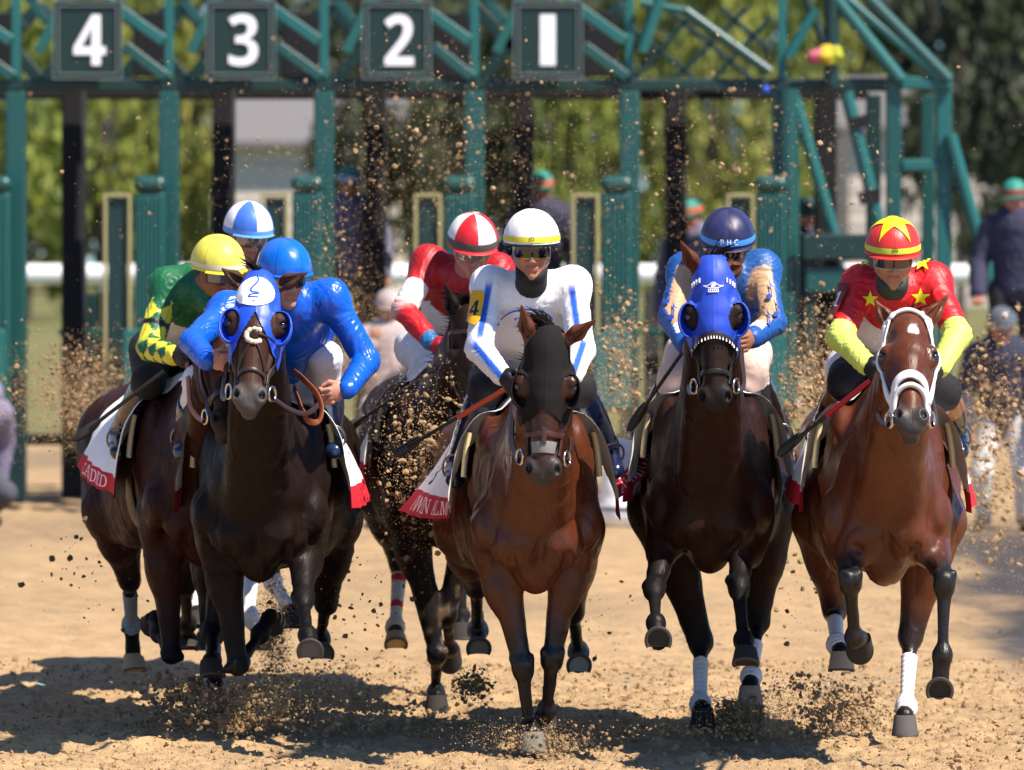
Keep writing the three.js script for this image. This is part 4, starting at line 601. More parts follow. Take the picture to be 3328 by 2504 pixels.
{ // sheepskin figure-eight pad on the nose
  const q = []; for (let i = 0; i < 9; i++) { const a = i / 8 * Math.PI * 1.35 + 0.9; q.push(blob(snap(Ch.all, Ch.H(0.005 + Math.cos(a) * 0.036, 0.29 + Math.sin(a) * 0.028, 0.03), 0.006), [0.011, 0.011, 0.011], { k: 0.008 })); }
  part('fleece_pad', skin(q, { h: 0.003, colors: false, wrinkle: (X, Y, Z) => 0.002 * noise3(X * 250, Y * 250, Z * 250) }), M([0.62, 0.54, 0.42], 0.95), Ch.g, Ch.O);
  part('nose_disc', skin([blob(snap(Ch.all, Ch.H(0.005, 0.282, 0.03), 0.006), [0.02, 0.02, 0.012])], { h: 0.004, colors: false }), leather, Ch.g, Ch.O);
  onHead(Ch, [[0.012, 0.31, 0.03], [0.05, 0.4, -0.01], [0.072, 0.48, -0.08]], 0.01, leather, 'nose_strap'); onHead(Ch, [[-0.005, 0.31, 0.03], [-0.05, 0.4, -0.01], [-0.072, 0.48, -0.08]], 0.01, leather, 'nose_strap');
  onHead(Ch, [[0.02, 0.28, 0.03], [0.07, 0.285, -0.02], [0.1, 0.3, -0.1]], 0.01, leather, 'nose_strap');
}
for (const nz of [[0.36, 0.034, 0.01], [0.415, 0.014, 0.012]]) onHead(G, [[-0.09, nz[0] + 0.09, -0.13], [-0.078, nz[0] + 0.06, -0.07], [-0.045, nz[0] + 0.012, 0.0], [0, nz[0], 0.03], [0.045, nz[0] + 0.012, 0.0], [0.078, nz[0] + 0.06, -0.07], [0.09, nz[0] + 0.09, -0.13]], nz[1], whiteTack, 'noseband', { off: nz[2], thick: 0.01 });
bridle(G, whiteTack, { band: false, nose: 0.44, w: 0.024, off: 0.007, chin: false });
for (const s of [-1, 1]) { onHead(G, [[s * 0.03, -0.02, -0.07], [s * 0.075, 0.03, -0.06], [s * 0.1, 0.12, -0.07], [s * 0.102, 0.25, -0.1], [s * 0.09, 0.4, -0.1]], 0.02, whiteTack, 'cheek_strap', { off: 0.008, thick: 0.008 }); onHead(G, [[s * 0.04, -0.005, -0.04], [s * 0.085, 0.06, -0.03], [s * 0.108, 0.16, -0.1]], 0.012, whiteTack, 'throat_strap', { off: 0.008 }); }
onHead(G, [[-0.07, 0.03, -0.05], [-0.03, 0.0, -0.02], [0.03, 0.0, -0.02], [0.07, 0.03, -0.05]], 0.018, whiteTack, 'browband', { off: 0.01, thick: 0.008 });
bridle(Ah, leather, {}); bridle(Dh, leather, { brow: true }); bridle(Bh, leather, {});

for (const h of [E, Fh, G, Ch, Ah, Dh, Bh]) saddle(h, cream, h === Fh ? whiteCloth : null);
const name = (t, x, z = 120, sq = 1, extra) => clothTex((c, w, hh) => { hemText(c, w, hh, t, x, z, sq); if (extra) { c.fillStyle = '#15182c'; c.font = 'bold 150px sans-serif'; c.textAlign = 'center'; c.fillText(extra[0], extra[1] * w, hh - 140); } });
saddleCloth(E, -1, name('OWEN ALMIGHTY', 110, 130, 1, ['B', 0.24]), { flareBack: 0.18, flare: 0.04, lift: 0.03, z1: -1.24 });
saddleCloth(E, 1, name('ALMIGHTY', 330, 130, 1.1), { flareBack: 0.34, flare: 0.05, lift: 0.32, z1: -1.24 });
saddleCloth(Fh, -1, name('', 0), { flareBack: 0.03, flare: 0.03 }); saddleCloth(Fh, 1, name('G JUDGMENT', 300, 126, 0.9, ['S', 0.9]), { flareBack: 0.1, flare: 0.04 });
saddleCloth(G, -1, name('R', 190, 130, 1), { flareBack: 0.07, flare: 0.03, lift: 0.1, z1: -1.26 }); saddleCloth(G, 1, name('', 0), { flareBack: 0.05, flare: 0.04, lift: 0.06 });
saddleCloth(Ch, -1, name('EAST AVENUE', 110, 130, 0.9), { flareBack: 0.04, flare: 0.04, lift: 0.08 }); saddleCloth(Ch, 1, name('', 0, 0, 1, ['S', 0.72]), { flareBack: 0.06, flare: 0.04, lift: 0.06 });
saddleCloth(Ah, -1, name('CANDIED', 190, 130, 1), { flareBack: 0.05, flare: 0.04, lift: 0.14, z1: -1.26 }); saddleCloth(Ah, 1, name('', 0), {});
saddleCloth(Dh, -1, name('', 0), { flareBack: 0.06 }); saddleCloth(Dh, 1, name('', 0), {}); saddleCloth(Bh, -1, name('', 0), {}); saddleCloth(Bh, 1, name('', 0), {});
// crest and oval printed on the two blue hoods
part('hood_print', decal(Ch.all, Ch.H(-0.008, 0.085, 0), Ch.x, Ch.a.clone().negate(), Ch.n.clone().negate(), 0.165, 0.14, { off: 0.0115, nu: 22, nv: 22 }), printMat(glyph(256, 216, '', '#2a55d8', { draw: (c, w, h) => {
  c.fillStyle = '#fdfdff'; c.beginPath(); c.ellipse(w / 2, h / 2, w / 2 - 2, h / 2 - 2, 0, 0, 7); c.fill();
  c.strokeStyle = '#1c49cf'; c.lineWidth = 12; c.lineCap = 'round'; c.beginPath(); c.moveTo(136, 6); c.bezierCurveTo(160, 50, 100, 70, 98, 100); c.bezierCurveTo(98, 128, 150, 108, 150, 124); c.bezierCurveTo(148, 138, 92, 116, 88, 150); c.lineTo(150, 152); c.stroke();
  c.fillStyle = '#1c49cf'; c.beginPath(); c.moveTo(122, 172); c.lineTo(132, 181); c.lineTo(122, 190); c.lineTo(112, 181); c.fill(); } })), Ch.g, Ch.O);
part('hood_print', decal(Fh.all, Fh.H(0, 0.09, 0), Fh.x, Fh.a.clone().negate(), Fh.n.clone().negate(), 0.085, 0.05, { off: 0.0115 }), printMat(glyph(256, 150, '', '#f3f3fa', { draw: (c, w, h) => {
  c.strokeStyle = c.fillStyle = '#f0f0fa'; c.lineWidth = 9; c.beginPath(); c.moveTo(4, 60); c.quadraticCurveTo(60, 70, 90, 40); c.quadraticCurveTo(130, 0, 170, 40); c.quadraticCurveTo(200, 70, 252, 60); c.quadraticCurveTo(190, 96, 128, 84); c.quadraticCurveTo(66, 96, 4, 60); c.stroke(); c.beginPath(); c.ellipse(130, 55, 34, 22, -0.4, 0, 7); c.fill(); c.fillRect(62, 100, 132, 44); c.fillStyle = '#2a48b8'; for (let i = 0; i < 5; i++) c.fillRect(72 + i * 24, 110, 14, 24); } })), Fh.g, Fh.O);
for (const s of [-1, 1]) for (let i = 0; i < 4; i++) { const q = snap(Fh.all, Fh.H(s * (0.05 + i * 0.012), 0.062 + i * 0.006, 0.0 - i * 0.01), 0.011), b = new THREE.BoxGeometry(0.007, 0.02, 0.004); b.translate(q.x, q.y, q.z); part('hood_trim', b, whiteTack, Fh.g, Fh.O); }
const YEL = [0.72, 0.66, 0.05], GRN = [0.004, 0.115, 0.042], BLU = [0.004, 0.1, 0.62], BLS = [0.008, 0.1, 0.55], RED = [0.58, 0.008, 0.014], WHT = [0.8, 0.8, 0.82], NVY = [0.012, 0.016, 0.07], LIME = [0.64, 0.76, 0.14], GOLD = [0.5, 0.31, 0.18], BLK = [0.007, 0.007, 0.009];
const capM = (c, r = 0.45) => M(c, r, { sheen: 0.5, sheenRoughness: 0.4 });
// a stripe along the front of a sleeve; diamonds round a sleeve
const stripe = (base, col, off = 0, w = 0.017) => (t, x, y, z, p) => { const d = p.b.clone().sub(p.a).normalize(), s = d.clone().cross(V3(0, 0, 1)).normalize(), q = V3(x, y, z).sub(p.a); const e = Math.abs(q.dot(s) - off); return q.addScaledVector(d, -q.dot(d)).z > -0.02 ? cmix(base, col, sstep(w + 0.005, w - 0.004, e)) : base; };
const diamonds = (A, B, n, ph = 0) => (t, x, y, z, p) => { const d = p.b.clone().sub(p.a), L = d.length(); d.normalize(); const s = d.clone().cross(V3(0, 0, 1)).normalize(), w = s.clone().cross(d), q = V3(x, y, z).sub(p.a), a = Math.atan2(q.dot(s), q.dot(w)) / Math.PI * 2, u = t * n + ph; return ((Math.floor(u + a) + Math.floor(u - a)) & 1) ? A : B; };
const outer = (x, y, z, p) => { const t = p.pt, ax = mix(p.a.x, p.b.x, t); return (x - ax) * (p.side === 'L' ? -1 : 1) > 0.028; };
const gogl = (lens, frame, strapM) => ({ lens, frame, strap: strapM });
const JE = jockey({ label: 'jockey all in white with blue sleeve stripes and a yellow number four armband', head: [1728, 815, 24.05], neck: [1725, 945, 0.14], pelvis: [1700, 1210], tilt: 0.1, skin: [0.4, 0.19, 0.12], mask: BLK,
  L: { sh: [1592, 928], el: [1556, 1132], wr: [1632, 1222], kn: [1580, 1262], an: [1488, 1490], to: [1478, 1560] }, R: { sh: [1860, 928], el: [1890, 1140], wr: [1862, 1225], kn: [1880, 1265], an: [1968, 1440], to: [1998, 1530] },
  trunk: WHT, upper: stripe(WHT, BLS, 0.004, 0.014), lower: stripe(WHT, BLS, 0.004, 0.014), pants: BLK, boot: [0.008, 0.014, 0.05], bootTop: 0.12, glove: BLK, jMat: satin({ roughness: 0.75, sheen: 0.2 }), wr: 0.0032,
  cap: { mats: [capM([0.83, 0.83, 0.85], 0.6)], band: M([0.7, 0.6, 0.03], 0.6), r: [0.12, 0.132, 0.145], peak: null }, goggles: { lens: lensMat, frame: M([0.45, 0.3, 0.05], 0.3, { metalness: 0.6 }) } });
JE.hel.print(printMat(glyph(256, 96, 'JO', '#3a2a05', { font: '82px sans-serif' })), 0.075, 0.028, 0.01, 0.06);
badge(JE, 'armband', at(1549, 1000, 24.1), V3(0.86, 0.1, 0.5), V3(-0.12, 0.99, 0), V3(0.5, 0, -0.86), 0.075, 0.15, printMat(canvasTex(192, 384, (c) => { c.fillStyle = '#e3a712'; c.beginPath(); c.moveTo(30, 0); c.lineTo(160, 10); c.lineTo(192, 60); c.lineTo(192, 330); c.lineTo(150, 384); c.lineTo(0, 330); c.lineTo(0, 60); c.fill(); c.fillStyle = '#0b0f2a'; c.font = 'bold 230px sans-serif'; c.textAlign = 'center'; c.textBaseline = 'middle'; c.fillText('4', 96, 200); })), { off: 0.024 });
badge(JE, 'silks_print', at(1706, 1043, 24.0), V3(1, 0, 0), V3(0, 1, 0), V3(0, 0, -1), 0.235, 0.1, printMat(canvasTex(512, 220, (c) => { c.strokeStyle = c.fillStyle = '#1f57c8'; c.lineWidth = 14; c.beginPath(); c.moveTo(40, 130); c.lineTo(6, 150); c.moveTo(20, 130); c.quadraticCurveTo(60, 60, 150, 30); c.lineTo(250, 10); c.lineTo(370, 14); c.quadraticCurveTo(460, 40, 506, 96); c.lineTo(500, 124); c.moveTo(10, 150); c.lineTo(150, 210); c.lineTo(300, 214); c.lineTo(450, 160); c.lineTo(500, 124); c.stroke(); c.font = 'italic bold 120px serif'; c.textAlign = 'center'; c.save(); c.translate(256, 176); c.scale(1.7, 1); c.fillText('TF', 0, 0); c.restore(); })), { nu: 24, nv: 12 });
const JF = jockey({ label: 'jockey in a navy cap and blue silks with gold sleeves printed with music notes', head: [2366, 806, 24.35], neck: [2360, 905, 0.12], pelvis: [2335, 1130], tilt: 0.3, skin: [0.3, 0.13, 0.08],
  L: { sh: [2228, 882], el: [2182, 1030], wr: [2228, 1120], kn: [2195, 1225], an: [2110, 1390], to: [2085, 1440] }, R: { sh: [2478, 872], el: [2512, 1052], wr: [2445, 1100], kn: [2440, 1200], an: [2522, 1395], to: [2545, 1460] },
  trunk: [0.006, 0.04, 0.16], shoulder: [0.008, 0.08, 0.3], upper: (t, x, y, z, p) => (t < 0.16 || outer(x, y, z, p) ? [0.008, 0.08, 0.3] : GOLD), lower: (t, x, y, z, p) => (t > 0.86 || outer(x, y, z, p) ? [0.006, 0.08, 0.35] : t > 0.55 ? WHT : GOLD), pants: [0.62, 0.46, 0.4], boot: BLK, bootTop: 0.2,
  cap: { mats: [capM([0.012, 0.014, 0.065]), capM([0.026, 0.03, 0.105])], band: M([0.04, 0.25, 0.7], 0.5), rim: M([0.02, 0.02, 0.1], 0.5) }, goggles: { lens: lensMat } });
JF.hel.print(printMat(glyph(320, 64, 'P H C', '#cfe0ff', { font: 'bold 60px sans-serif' })), 0.17, 0.034, 0.012, 0.06);
const note = printMat(glyph(96, 192, '', '#123f9c', { draw: (c) => { c.beginPath(); c.ellipse(34, 150, 30, 24, -0.3, 0, 7); c.fill(); c.lineWidth = 11; c.beginPath(); c.moveTo(58, 146); c.lineTo(62, 26); c.quadraticCurveTo(74, 62, 92, 66); c.stroke(); } }));
for (const [u, v] of [[2500, 944], [2488, 1036], [2452, 990], [2520, 1000]]) badge(JF, 'silks_print', at(u, v, 24.4), V3(1, 0.15, 0), V3(-0.15, 1, 0), V3(0, 0, -1), 0.045, 0.085, note);
for (const [u, v] of [[2168, 960], [2180, 1010]]) badge(JF, 'silks_print', at(u, v, 24.4), V3(1, 0, 0), V3(0, 1, 0), V3(0, 0, -1), 0.045, 0.085, note);
const starTex = glyph(192, 192, '', '#e8d818', { draw: (c) => { c.beginPath(); for (let i = 0; i < 10; i++) { const r = i & 1 ? 38 : 94, a = i * Math.PI / 5 - Math.PI / 2; c.lineTo(96 + Math.cos(a) * r, 98 + Math.sin(a) * r); } c.fill(); } });
const JG = jockey({ label: 'jockey in red silks with yellow stars, lime sleeves and a red cap', head: [2902, 842, 23.75], neck: [2900, 945, 0.12], pelvis: [2860, 1180], tilt: 0.2, skin: [0.42, 0.19, 0.12], mask: [0.03, 0.04, 0.035],
  L: { sh: [2800, 925], el: [2732, 1095], wr: [2815, 1185], kn: [2752, 1238], an: [2672, 1390], to: [2655, 1455] }, R: { sh: [3030, 915], el: [3112, 1088], wr: [3055, 1195], kn: [3065, 1272], an: [3108, 1400], to: [3118, 1470] },
  trunk: RED, upper: (t) => (t > 0.84 ? LIME : RED), lower: LIME, pants: (t, x, y, z, p) => (p.rb === 0.064 && t > 0.55) || p.r?.[0] === 0.066 || p.rb === 0.055 ? BLK : WHT, boot: BLK, bootFn: (t) => (t < 0.3 ? [0.25, 0.09, 0.035] : BLK), bootTop: 0.16, glove: BLK, wr: 0.004,
  paint: (X, Y, Z, c, J, k) => { if (Z < k.nb.z - 0.04 && Math.abs(X - k.nb.x) < 0.15 && Y < k.nb.y - 0.085) { c[0] = 0.8; c[1] = 0.8; c[2] = 0.82; } },
  cap: { mats: [capM([0.66, 0.03, 0.025])], band: M([0.5, 0.62, 0.04], 0.55), rim: M([0.6, 0.03, 0.02], 0.5), peak: M([0.6, 0.03, 0.02], 0.5) }, goggles: { lens: M([0.12, 0.1, 0.09], 0.05, { metalness: 0.7 }), frame: M([0.3, 0.3, 0.3], 0.3), strap: null } });
JG.hel.print(printMat(glyph(160, 64, 'IO', '#1c1c08', { font: 'bold 60px sans-serif' })), 0.06, 0.026, 0.01, 0.06);
JG.hel.print(printMat(starTex), 0.23, 0.23, 0.02, 1.22, 'cap_star');
for (const [u, v, s] of [[2812, 846, 0.06], [2998, 850, 0.085], [2826, 972, 0.075], [2990, 966, 0.085]]) badge(JG, 'silks_star', at(u, v, 23.85), V3(1, 0, 0), V3(0, 1, 0), V3(0, 0, -1), s, s, printMat(starTex), { start: 0.4 });
badge(JG, 'armband', at(2737, 970, 23.85), V3(0.9, 0, 0.43), V3(0.1, 0.99, 0), V3(0.43, 0, -0.9), 0.07, 0.13, printMat(canvasTex(128, 224, (c) => { c.fillStyle = '#6d0d18'; c.fillRect(0, 0, 128, 224); c.fillStyle = '#f4eeee'; c.font = 'bold 150px serif'; c.textAlign = 'center'; c.textBaseline = 'middle'; c.fillText('1', 64, 115); })), { off: 0.024 });
const JC = jockey({ label: 'jockey in glossy bright blue silks and cap with bare hands, leaning right', head: [924, 905, 24.4], neck: [955, 985, 0.1], pelvis: [930, 1235, 0.7], yaw: 0.4, tilt: 0.15, roll: 0.05, skin: [0.5, 0.25, 0.18],
  L: { sh: [738, 1008, 0.1], el: [626, 1112], wr: [672, 1172], kn: [648, 1240], an: [602, 1400], to: [592, 1468], hand: [0.8, -0.1, 0.4] }, R: { sh: [1072, 968, 0.1], el: [1190, 1174], wr: [1128, 1266], kn: [1056, 1165], an: [1076, 1395], to: [1086, 1465], hand: [-0.85, -0.35, 0.35] },
  trunk: BLU, upper: BLU, lower: BLU, pants: [0.74, 0.74, 0.8], boot: [0.01, 0.03, 0.08], bootTop: 0.45, jMat: satin({ roughness: 0.33, sheen: 0.4, bumpScale: 0.006 }), wr: 0.0036,
  cap: { mats: [M([0.005, 0.13, 0.62], 0.3, { sheen: 0.6, clearcoat: 0.2 })], rim: M([0.005, 0.12, 0.6], 0.3), peak: M([0.005, 0.12, 0.6], 0.3), shift: 0.3 }, goggles: { lens: M([0.06, 0.05, 0.05], 0.05, { metalness: 0.6 }), frame: M([0.05, 0.05, 0.05], 0.4) } });
const JA = jockey({ label: 'jockey in green silks with yellow diamonds and a yellow cap', head: [708, 890, 25.0], neck: [640, 925, 0.2], pelvis: [590, 1120], yaw: 0.5, tilt: 0.2, roll: 0.05, skin: [0.3, 0.12, 0.07],
  L: { sh: [540, 930, 0.2], el: [486, 1130], wr: [566, 1155], kn: [482, 1240], an: [395, 1400], to: [385, 1470] }, R: { sh: [690, 965, 0.1], el: [740, 1120], wr: [720, 1180], kn: [640, 1260], an: [640, 1420], to: [640, 1480] },
  trunk: GRN, upper: (t, ...r) => (t > 0.62 && t < 0.7 ? BLK : t > 0.3 ? diamonds(YEL, GRN, 3, 0.5)(t, ...r) : GRN), lower: diamonds(YEL, GRN, 3), pants: BLK, boot: BLK, paint: (X, Y, Z, c, J, k) => { if (Y < k.nb.y - 0.16 && Math.abs(X - k.nb.x) < 0.16 && Z < k.nb.z - 0.06) { c[0] = 0.7; c[1] = 0.7; c[2] = 0.72; } }, bootTop: 0.02, glove: BLK,
  cap: { mats: [capM([0.72, 0.66, 0.09])], band: M([0.7, 0.68, 0.5], 0.6), rim: M([0.7, 0.62, 0.04], 0.5), peak: M([0.7, 0.62, 0.04], 0.5), bandAt: [1.44, 1.6] }, goggles: { lens: M([0.2, 0.22, 0.24], 0.06, { metalness: 0.5 }) } });
const JB = jockey({ label: 'jockey in a blue and white quartered cap, behind the yellow and blue caps', head: [806, 772, 27.1], neck: [830, 880, 0.15], pelvis: [820, 1120], yaw: 0.35, tilt: 0.2,
  L: { sh: [735, 880], el: [700, 1050], wr: [760, 1120], kn: [720, 1150], an: [690, 1330], to: [690, 1390] }, R: { sh: [915, 845], el: [960, 1020], wr: [900, 1110], kn: [930, 1150], an: [960, 1330], to: [960, 1390] },
  trunk: [0.02, 0.14, 0.6], upper: [0.02, 0.14, 0.6], lower: WHT, pants: WHT, boot: BLK, cap: { mats: [M([0.8, 0.82, 0.86], 0.5), M([0.05, 0.16, 0.62], 0.5)], band: M([0.12, 0.3, 0.75], 0.5), bandAt: [1.5, 1.64], rim: M([0.1, 0.3, 0.7], 0.5), peak: M([0.1, 0.3, 0.7], 0.5), shift: 0 }, goggles: { lens: M([0.3, 0.26, 0.24], 0.08, { metalness: 0.5 }) } });
const JD = jockey({ label: 'jockey in red and white silks and a quartered red and white cap', head: [1534, 812, 26.2], neck: [1500, 900, 0.15], pelvis: [1445, 1110], yaw: 0.2, tilt: 0.35, skin: [0.45, 0.22, 0.16],
  L: { sh: [1392, 855], el: [1312, 1008], wr: [1402, 1112], kn: [1392, 1195], an: [1248, 1375], to: [1234, 1438] }, R: { sh: [1615, 880], el: [1650, 1050], wr: [1560, 1130], kn: [1560, 1190], an: [1620, 1380], to: [1630, 1440] },
  trunk: [0.4, 0.006, 0.012], shoulder: [0.4, 0.006, 0.012], upper: (t) => (t > 0.5 ? [0.72, 0.68, 0.66] : [0.4, 0.006, 0.012]), lower: (t) => (t > 0.86 ? [0.02, 0.15, 0.35] : RED), pants: [0.75, 0.74, 0.76], boot: BLK, glove: [0.4, 0.01, 0.02],
  paint: (X, Y, Z, c, J, k) => { if (Z < k.nb.z - 0.06 && Math.abs(X - k.nb.x) < 0.19 && Y < k.nb.y - 0.11) { c[0] = 0.78; c[1] = 0.76; c[2] = 0.78; } },
  cap: { mats: [M([0.78, 0.74, 0.72], 0.5), M([0.62, 0.012, 0.02], 0.5)], rim: M([0.6, 0.02, 0.03], 0.5), peak: M([0.6, 0.02, 0.03], 0.5), band: M([0.07, 0.065, 0.06], 0.6), bandAt: [1.38, 1.62] }, goggles: { lens: M([0.3, 0.26, 0.2], 0.08, { metalness: 0.4 }), frame: M([0.1, 0.1, 0.09], 0.4) } });
// reins from each bit ring to the hands
for (const [h, k, m] of [[E, JE, leather], [Fh, JF, leather], [G, JG, leather], [Ch, JC, leather], [Ah, JA, tanLeather], [Dh, JD, leather], [Bh, JB, leather]]) { rein(h, -1, k.J.L.grip, m, 0.07); rein(h, 1, k.J.R.grip, m, 0.07); }
// the loose bight of the blue jockey's tan reins
part('rein', strap(null, [at(950, 1205, 24.6), at(990, 1238, 24.2), at(1032, 1285, 24.08), at(1046, 1335, 24.02), at(1036, 1370, 24.0), at(1008, 1372, 24.02), at(985, 1340, 24.12), at(970, 1300, 24.4), at(955, 1260, 24.8)], 0.026, 0, { n: 50, thick: 0.004, face: V3(-0.75, 0.1, 0.6) }), tanLeather, Ch.g, Ch.O);
whip(at(1648, 1262, 23.9), at(1322, 1456, 24.4), 'thin black whip with an orange grip pointing down left from the white jockey', [0.55, 0.07, 0.02, 0.48]);
whip(at(1418, 1195, 25.7), at(1142, 1385, 25.9), 'dark whip reaching left from the red and white jockey', null, [0.03, 0.025, 0.02]);
whip(at(535, 1205, 24.6), at(282, 1400, 24.8), 'black whip lying along the saddle cloth of the horse at the far left', null);
whip(at(2215, 1150, 24.1), at(2072, 1356, 24.3), 'short black whip slanting down beside the gold sleeved jockey', null);
whip(at(2808, 1255, 23.6), at(2568, 1446, 23.9), 'black whip with a red shaft near the hand of the red jockey', [0.5, 0.01, 0.03, 0.5]);
// ---------- the starting gate, 46 m away ----------
const DG = 46, pxm = FOC / DG, gateO = V3(0, 0, -DG);
const teal = M([0.004, 0.062, 0.056], 0.38, { clearcoat: 0.3, clearcoatRoughness: 0.3 }), tealPale = M([0.012, 0.11, 0.105], 0.4), tealDark = M([0.002, 0.026, 0.024], 0.5), gateBlack = M([0.004, 0.005, 0.007], 0.9), tailGray = M([0.03, 0.035, 0.04], 0.8), boardGreen = M([0.003, 0.022, 0.018], 0.5), frameGray = M([0.2, 0.25, 0.25], 0.5), boardWhite = M([0.82, 0.82, 0.86], 0.6), gateYellow = M([0.3, 0.27, 0.13], 0.7), rubber = M([0.02, 0.02, 0.02], 0.8);
const gate = thing('starting_gate', 'green steel starting gate with numbered stalls across the track', 'starting gate', gateO);
const gp = (u, v, dd = 0) => at(u, v, DG).add(V3(0, 0, -dd));               // a point of the gate's front plane, dd metres behind it
const bar = (name, a, b, w, mat, depth = w) => { const L = a.distanceTo(b), g = new RoundedBoxGeometry(w, L, depth, 2, Math.min(w, depth) * 0.12), q = new THREE.Quaternion().setFromUnitVectors(V3(0, 1, 0), b.clone().sub(a).normalize()), c = a.clone().lerp(b, 0.5); g.applyQuaternion(q); g.translate(c.x, c.y, c.z); return part(name, g, mat, gate, gateO); };
const pipe = (name, a, b, r, mat) => { const L = a.distanceTo(b), g = new THREE.CylinderGeometry(r, r, L, 14), q = new THREE.Quaternion().setFromUnitVectors(V3(0, 1, 0), b.clone().sub(a).normalize()), c = a.clone().lerp(b, 0.5); g.applyQuaternion(q); g.translate(c.x, c.y, c.z); return part(name, g, mat, gate, gateO); };
const slab = (name, u0, v0, u1, v1, th, mat, dd = 0) => { const a = gp(u0, v0, dd), b = gp(u1, v1, dd), g = new RoundedBoxGeometry(Math.abs(b.x - a.x), Math.abs(a.y - b.y), th, 2, Math.min(0.02, th * 0.3)); g.translate((a.x + b.x) / 2, (a.y + b.y) / 2, a.z); return part(name, g, mat, gate, gateO); };
const fly = (u) => gp(u, 0).setY(0);
const ST = 497.5, posts = [-446, 52, 549, 1053, 1542, 2046, 2542];
const font = await new FontLoader().loadAsync('fonts/droid/droid_sans_bold.typeface.json');
posts.forEach((u, i) => {
  const top = gp(u, -120), x = gp(u, 0).x;
  bar('post', V3(x, 0.05, -DG), V3(x, gp(u, 297).y, -DG), 0.16, teal, 0.2); bar('upright', V3(x, gp(u, 255).y, -DG + 0.02), top, 0.07, tealPale, 0.08);
  bar('inner_post', gp(u + 160, 290, 0.9).setY(0.06), gp(u + 160, 285, 0.9), 0.17, gateBlack, 0.5);          // stall wall seen end on, its shade put into the black colour
  if (i === posts.length - 1) return;
  // roof truss of the bay
  const n = posts[i + 1];
  if (i < 5) {
    bar('truss_brace', gp(u + 354, 150, -0.06), gp(n - 8, 252, -0.06), 0.085, teal); bar('truss_brace', gp(n - 205, 2, -0.05), gp(n - 15, 135, -0.05), 0.09, tealPale);
    bar('truss_brace', gp(u + 70, 170, 0.1), gp(u + 165, -30, 0.1), 0.08, tealPale); bar('truss_brace', gp(u + 30, -20, 0.12), gp(u + 95, 70, 0.12), 0.08, teal); bar('truss_brace', gp(n - 40, 20, 0.5), gp(n + 10, 90, 0.5), 0.07, tealDark);
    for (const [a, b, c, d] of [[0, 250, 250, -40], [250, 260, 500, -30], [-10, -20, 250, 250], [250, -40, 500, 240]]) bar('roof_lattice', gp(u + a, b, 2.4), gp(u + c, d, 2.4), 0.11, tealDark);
    slab('roof_panel', u + 345, 20, u + 470, 235, 0.05, gateBlack, 1.4);
  } else for (const [a, b, c, d] of [[20, 250, 250, -10], [150, 255, 420, -10], [300, 240, 500, 20], [0, 40, 240, 235], [130, -20, 450, 245], [330, -10, 500, 140]]) bar('roof_lattice', gp(u + a, b, 2.2), gp(u + c, d, 2.2), 0.045, tealDark);
  if (i < 5) {
    // number board: dark plate, a double pale frame, a white digit
    const bc = u + 238, no = [5, 4, 3, 2, 1][i], b = slab('number_board', bc - 108, 10, bc + 108, 256, 0.03, boardGreen, -0.2);
    for (const k of [0, 16]) for (const [x0, y0, x1, y1] of [[-112 + k, 6 + k, 112 - k, 9 + k], [-112 + k, 257 - k, 112 - k, 260 - k], [-112 + k, 9 + k, -109 + k, 257 - k], [109 - k, 9 + k, 112 - k, 257 - k]]) { const m = slab('board_frame', bc + x0, y0, bc + x1, y1, 0.02, frameGray, -0.225); b.add(m); }
    const tg = no === 1 ? new THREE.BoxGeometry(0.125, 0.41, 0.01) : new TextGeometry(String(no), { font, size: 0.41, depth: 0.01, curveSegments: 6 }); tg.computeBoundingBox(); const bb = tg.boundingBox, cc = gp(bc, 133, -0.22); tg.scale(no === 1 ? 1 : 0.86, 1, 1); tg.translate(cc.x - (bb.max.x + bb.min.x) * 0.43, cc.y - (bb.max.y + bb.min.y) / 2, cc.z); part('digit', tg, boardWhite, b, gateO);
  }
  // an opened front door at the stall's right: yellow-framed wing, ribbed teal panel, padded roller on top, solid pad below
  const ux = n - 95;
  for (const [x0, y0, x1, y1] of [[-98, 632, -86, 1290], [-20, 632, -8, 1290], [-86, 632, -20, 644], [-86, 1278, -20, 1290]]) slab('door_frame', ux + x0, y0, ux + x1, y1, 0.04, gateYellow, -0.75);
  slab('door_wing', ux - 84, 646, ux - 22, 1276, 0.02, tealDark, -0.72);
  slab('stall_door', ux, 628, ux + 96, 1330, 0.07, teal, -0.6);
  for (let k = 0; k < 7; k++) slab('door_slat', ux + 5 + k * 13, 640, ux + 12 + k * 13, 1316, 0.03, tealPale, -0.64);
  { const a = gp(ux - 2, 600, -0.6), b = gp(ux + 100, 600, -0.6), g = new THREE.CapsuleGeometry(0.066, a.distanceTo(b) - 0.12, 6, 16); g.rotateZ(Math.PI / 2); g.translate((a.x + b.x) / 2, a.y, a.z); part('padded_roller', g, teal, gate, gateO); }
  slab('lower_pad', ux - 30, 1065, ux + 90, 1320, 0.14, tealPale, -0.9); slab('stall_kick_board', u + 150, 1120, ux - 60, 1462, 0.06, gateBlack, 2.6); for (let k = 0; k < 6; k++) slab('tail_door_slat', u + 70 + k * 62, 960 + (k & 1) * 6, u + 126 + k * 62, 1440, 0.05, [tealDark, tailGray, tealDark, gateBlack][(k + i) % 4], 2.55); slab('tail_bar', u + 60, 1085, n - 40, 1108, 0.06, teal, 2.4);
});
slab('front_beam', -560, 256, 2885, 297, 0.14, tealDark, 0.02); slab('top_chord', -560, -60, 2700, -30, 0.12, teal, 0.1); slab('rear_beam', -560, 268, 2885, 300, 0.16, gateBlack, 2.4); slab('sill', -560, 1440, 2900, 1476, 0.3, rubber, 2.0);
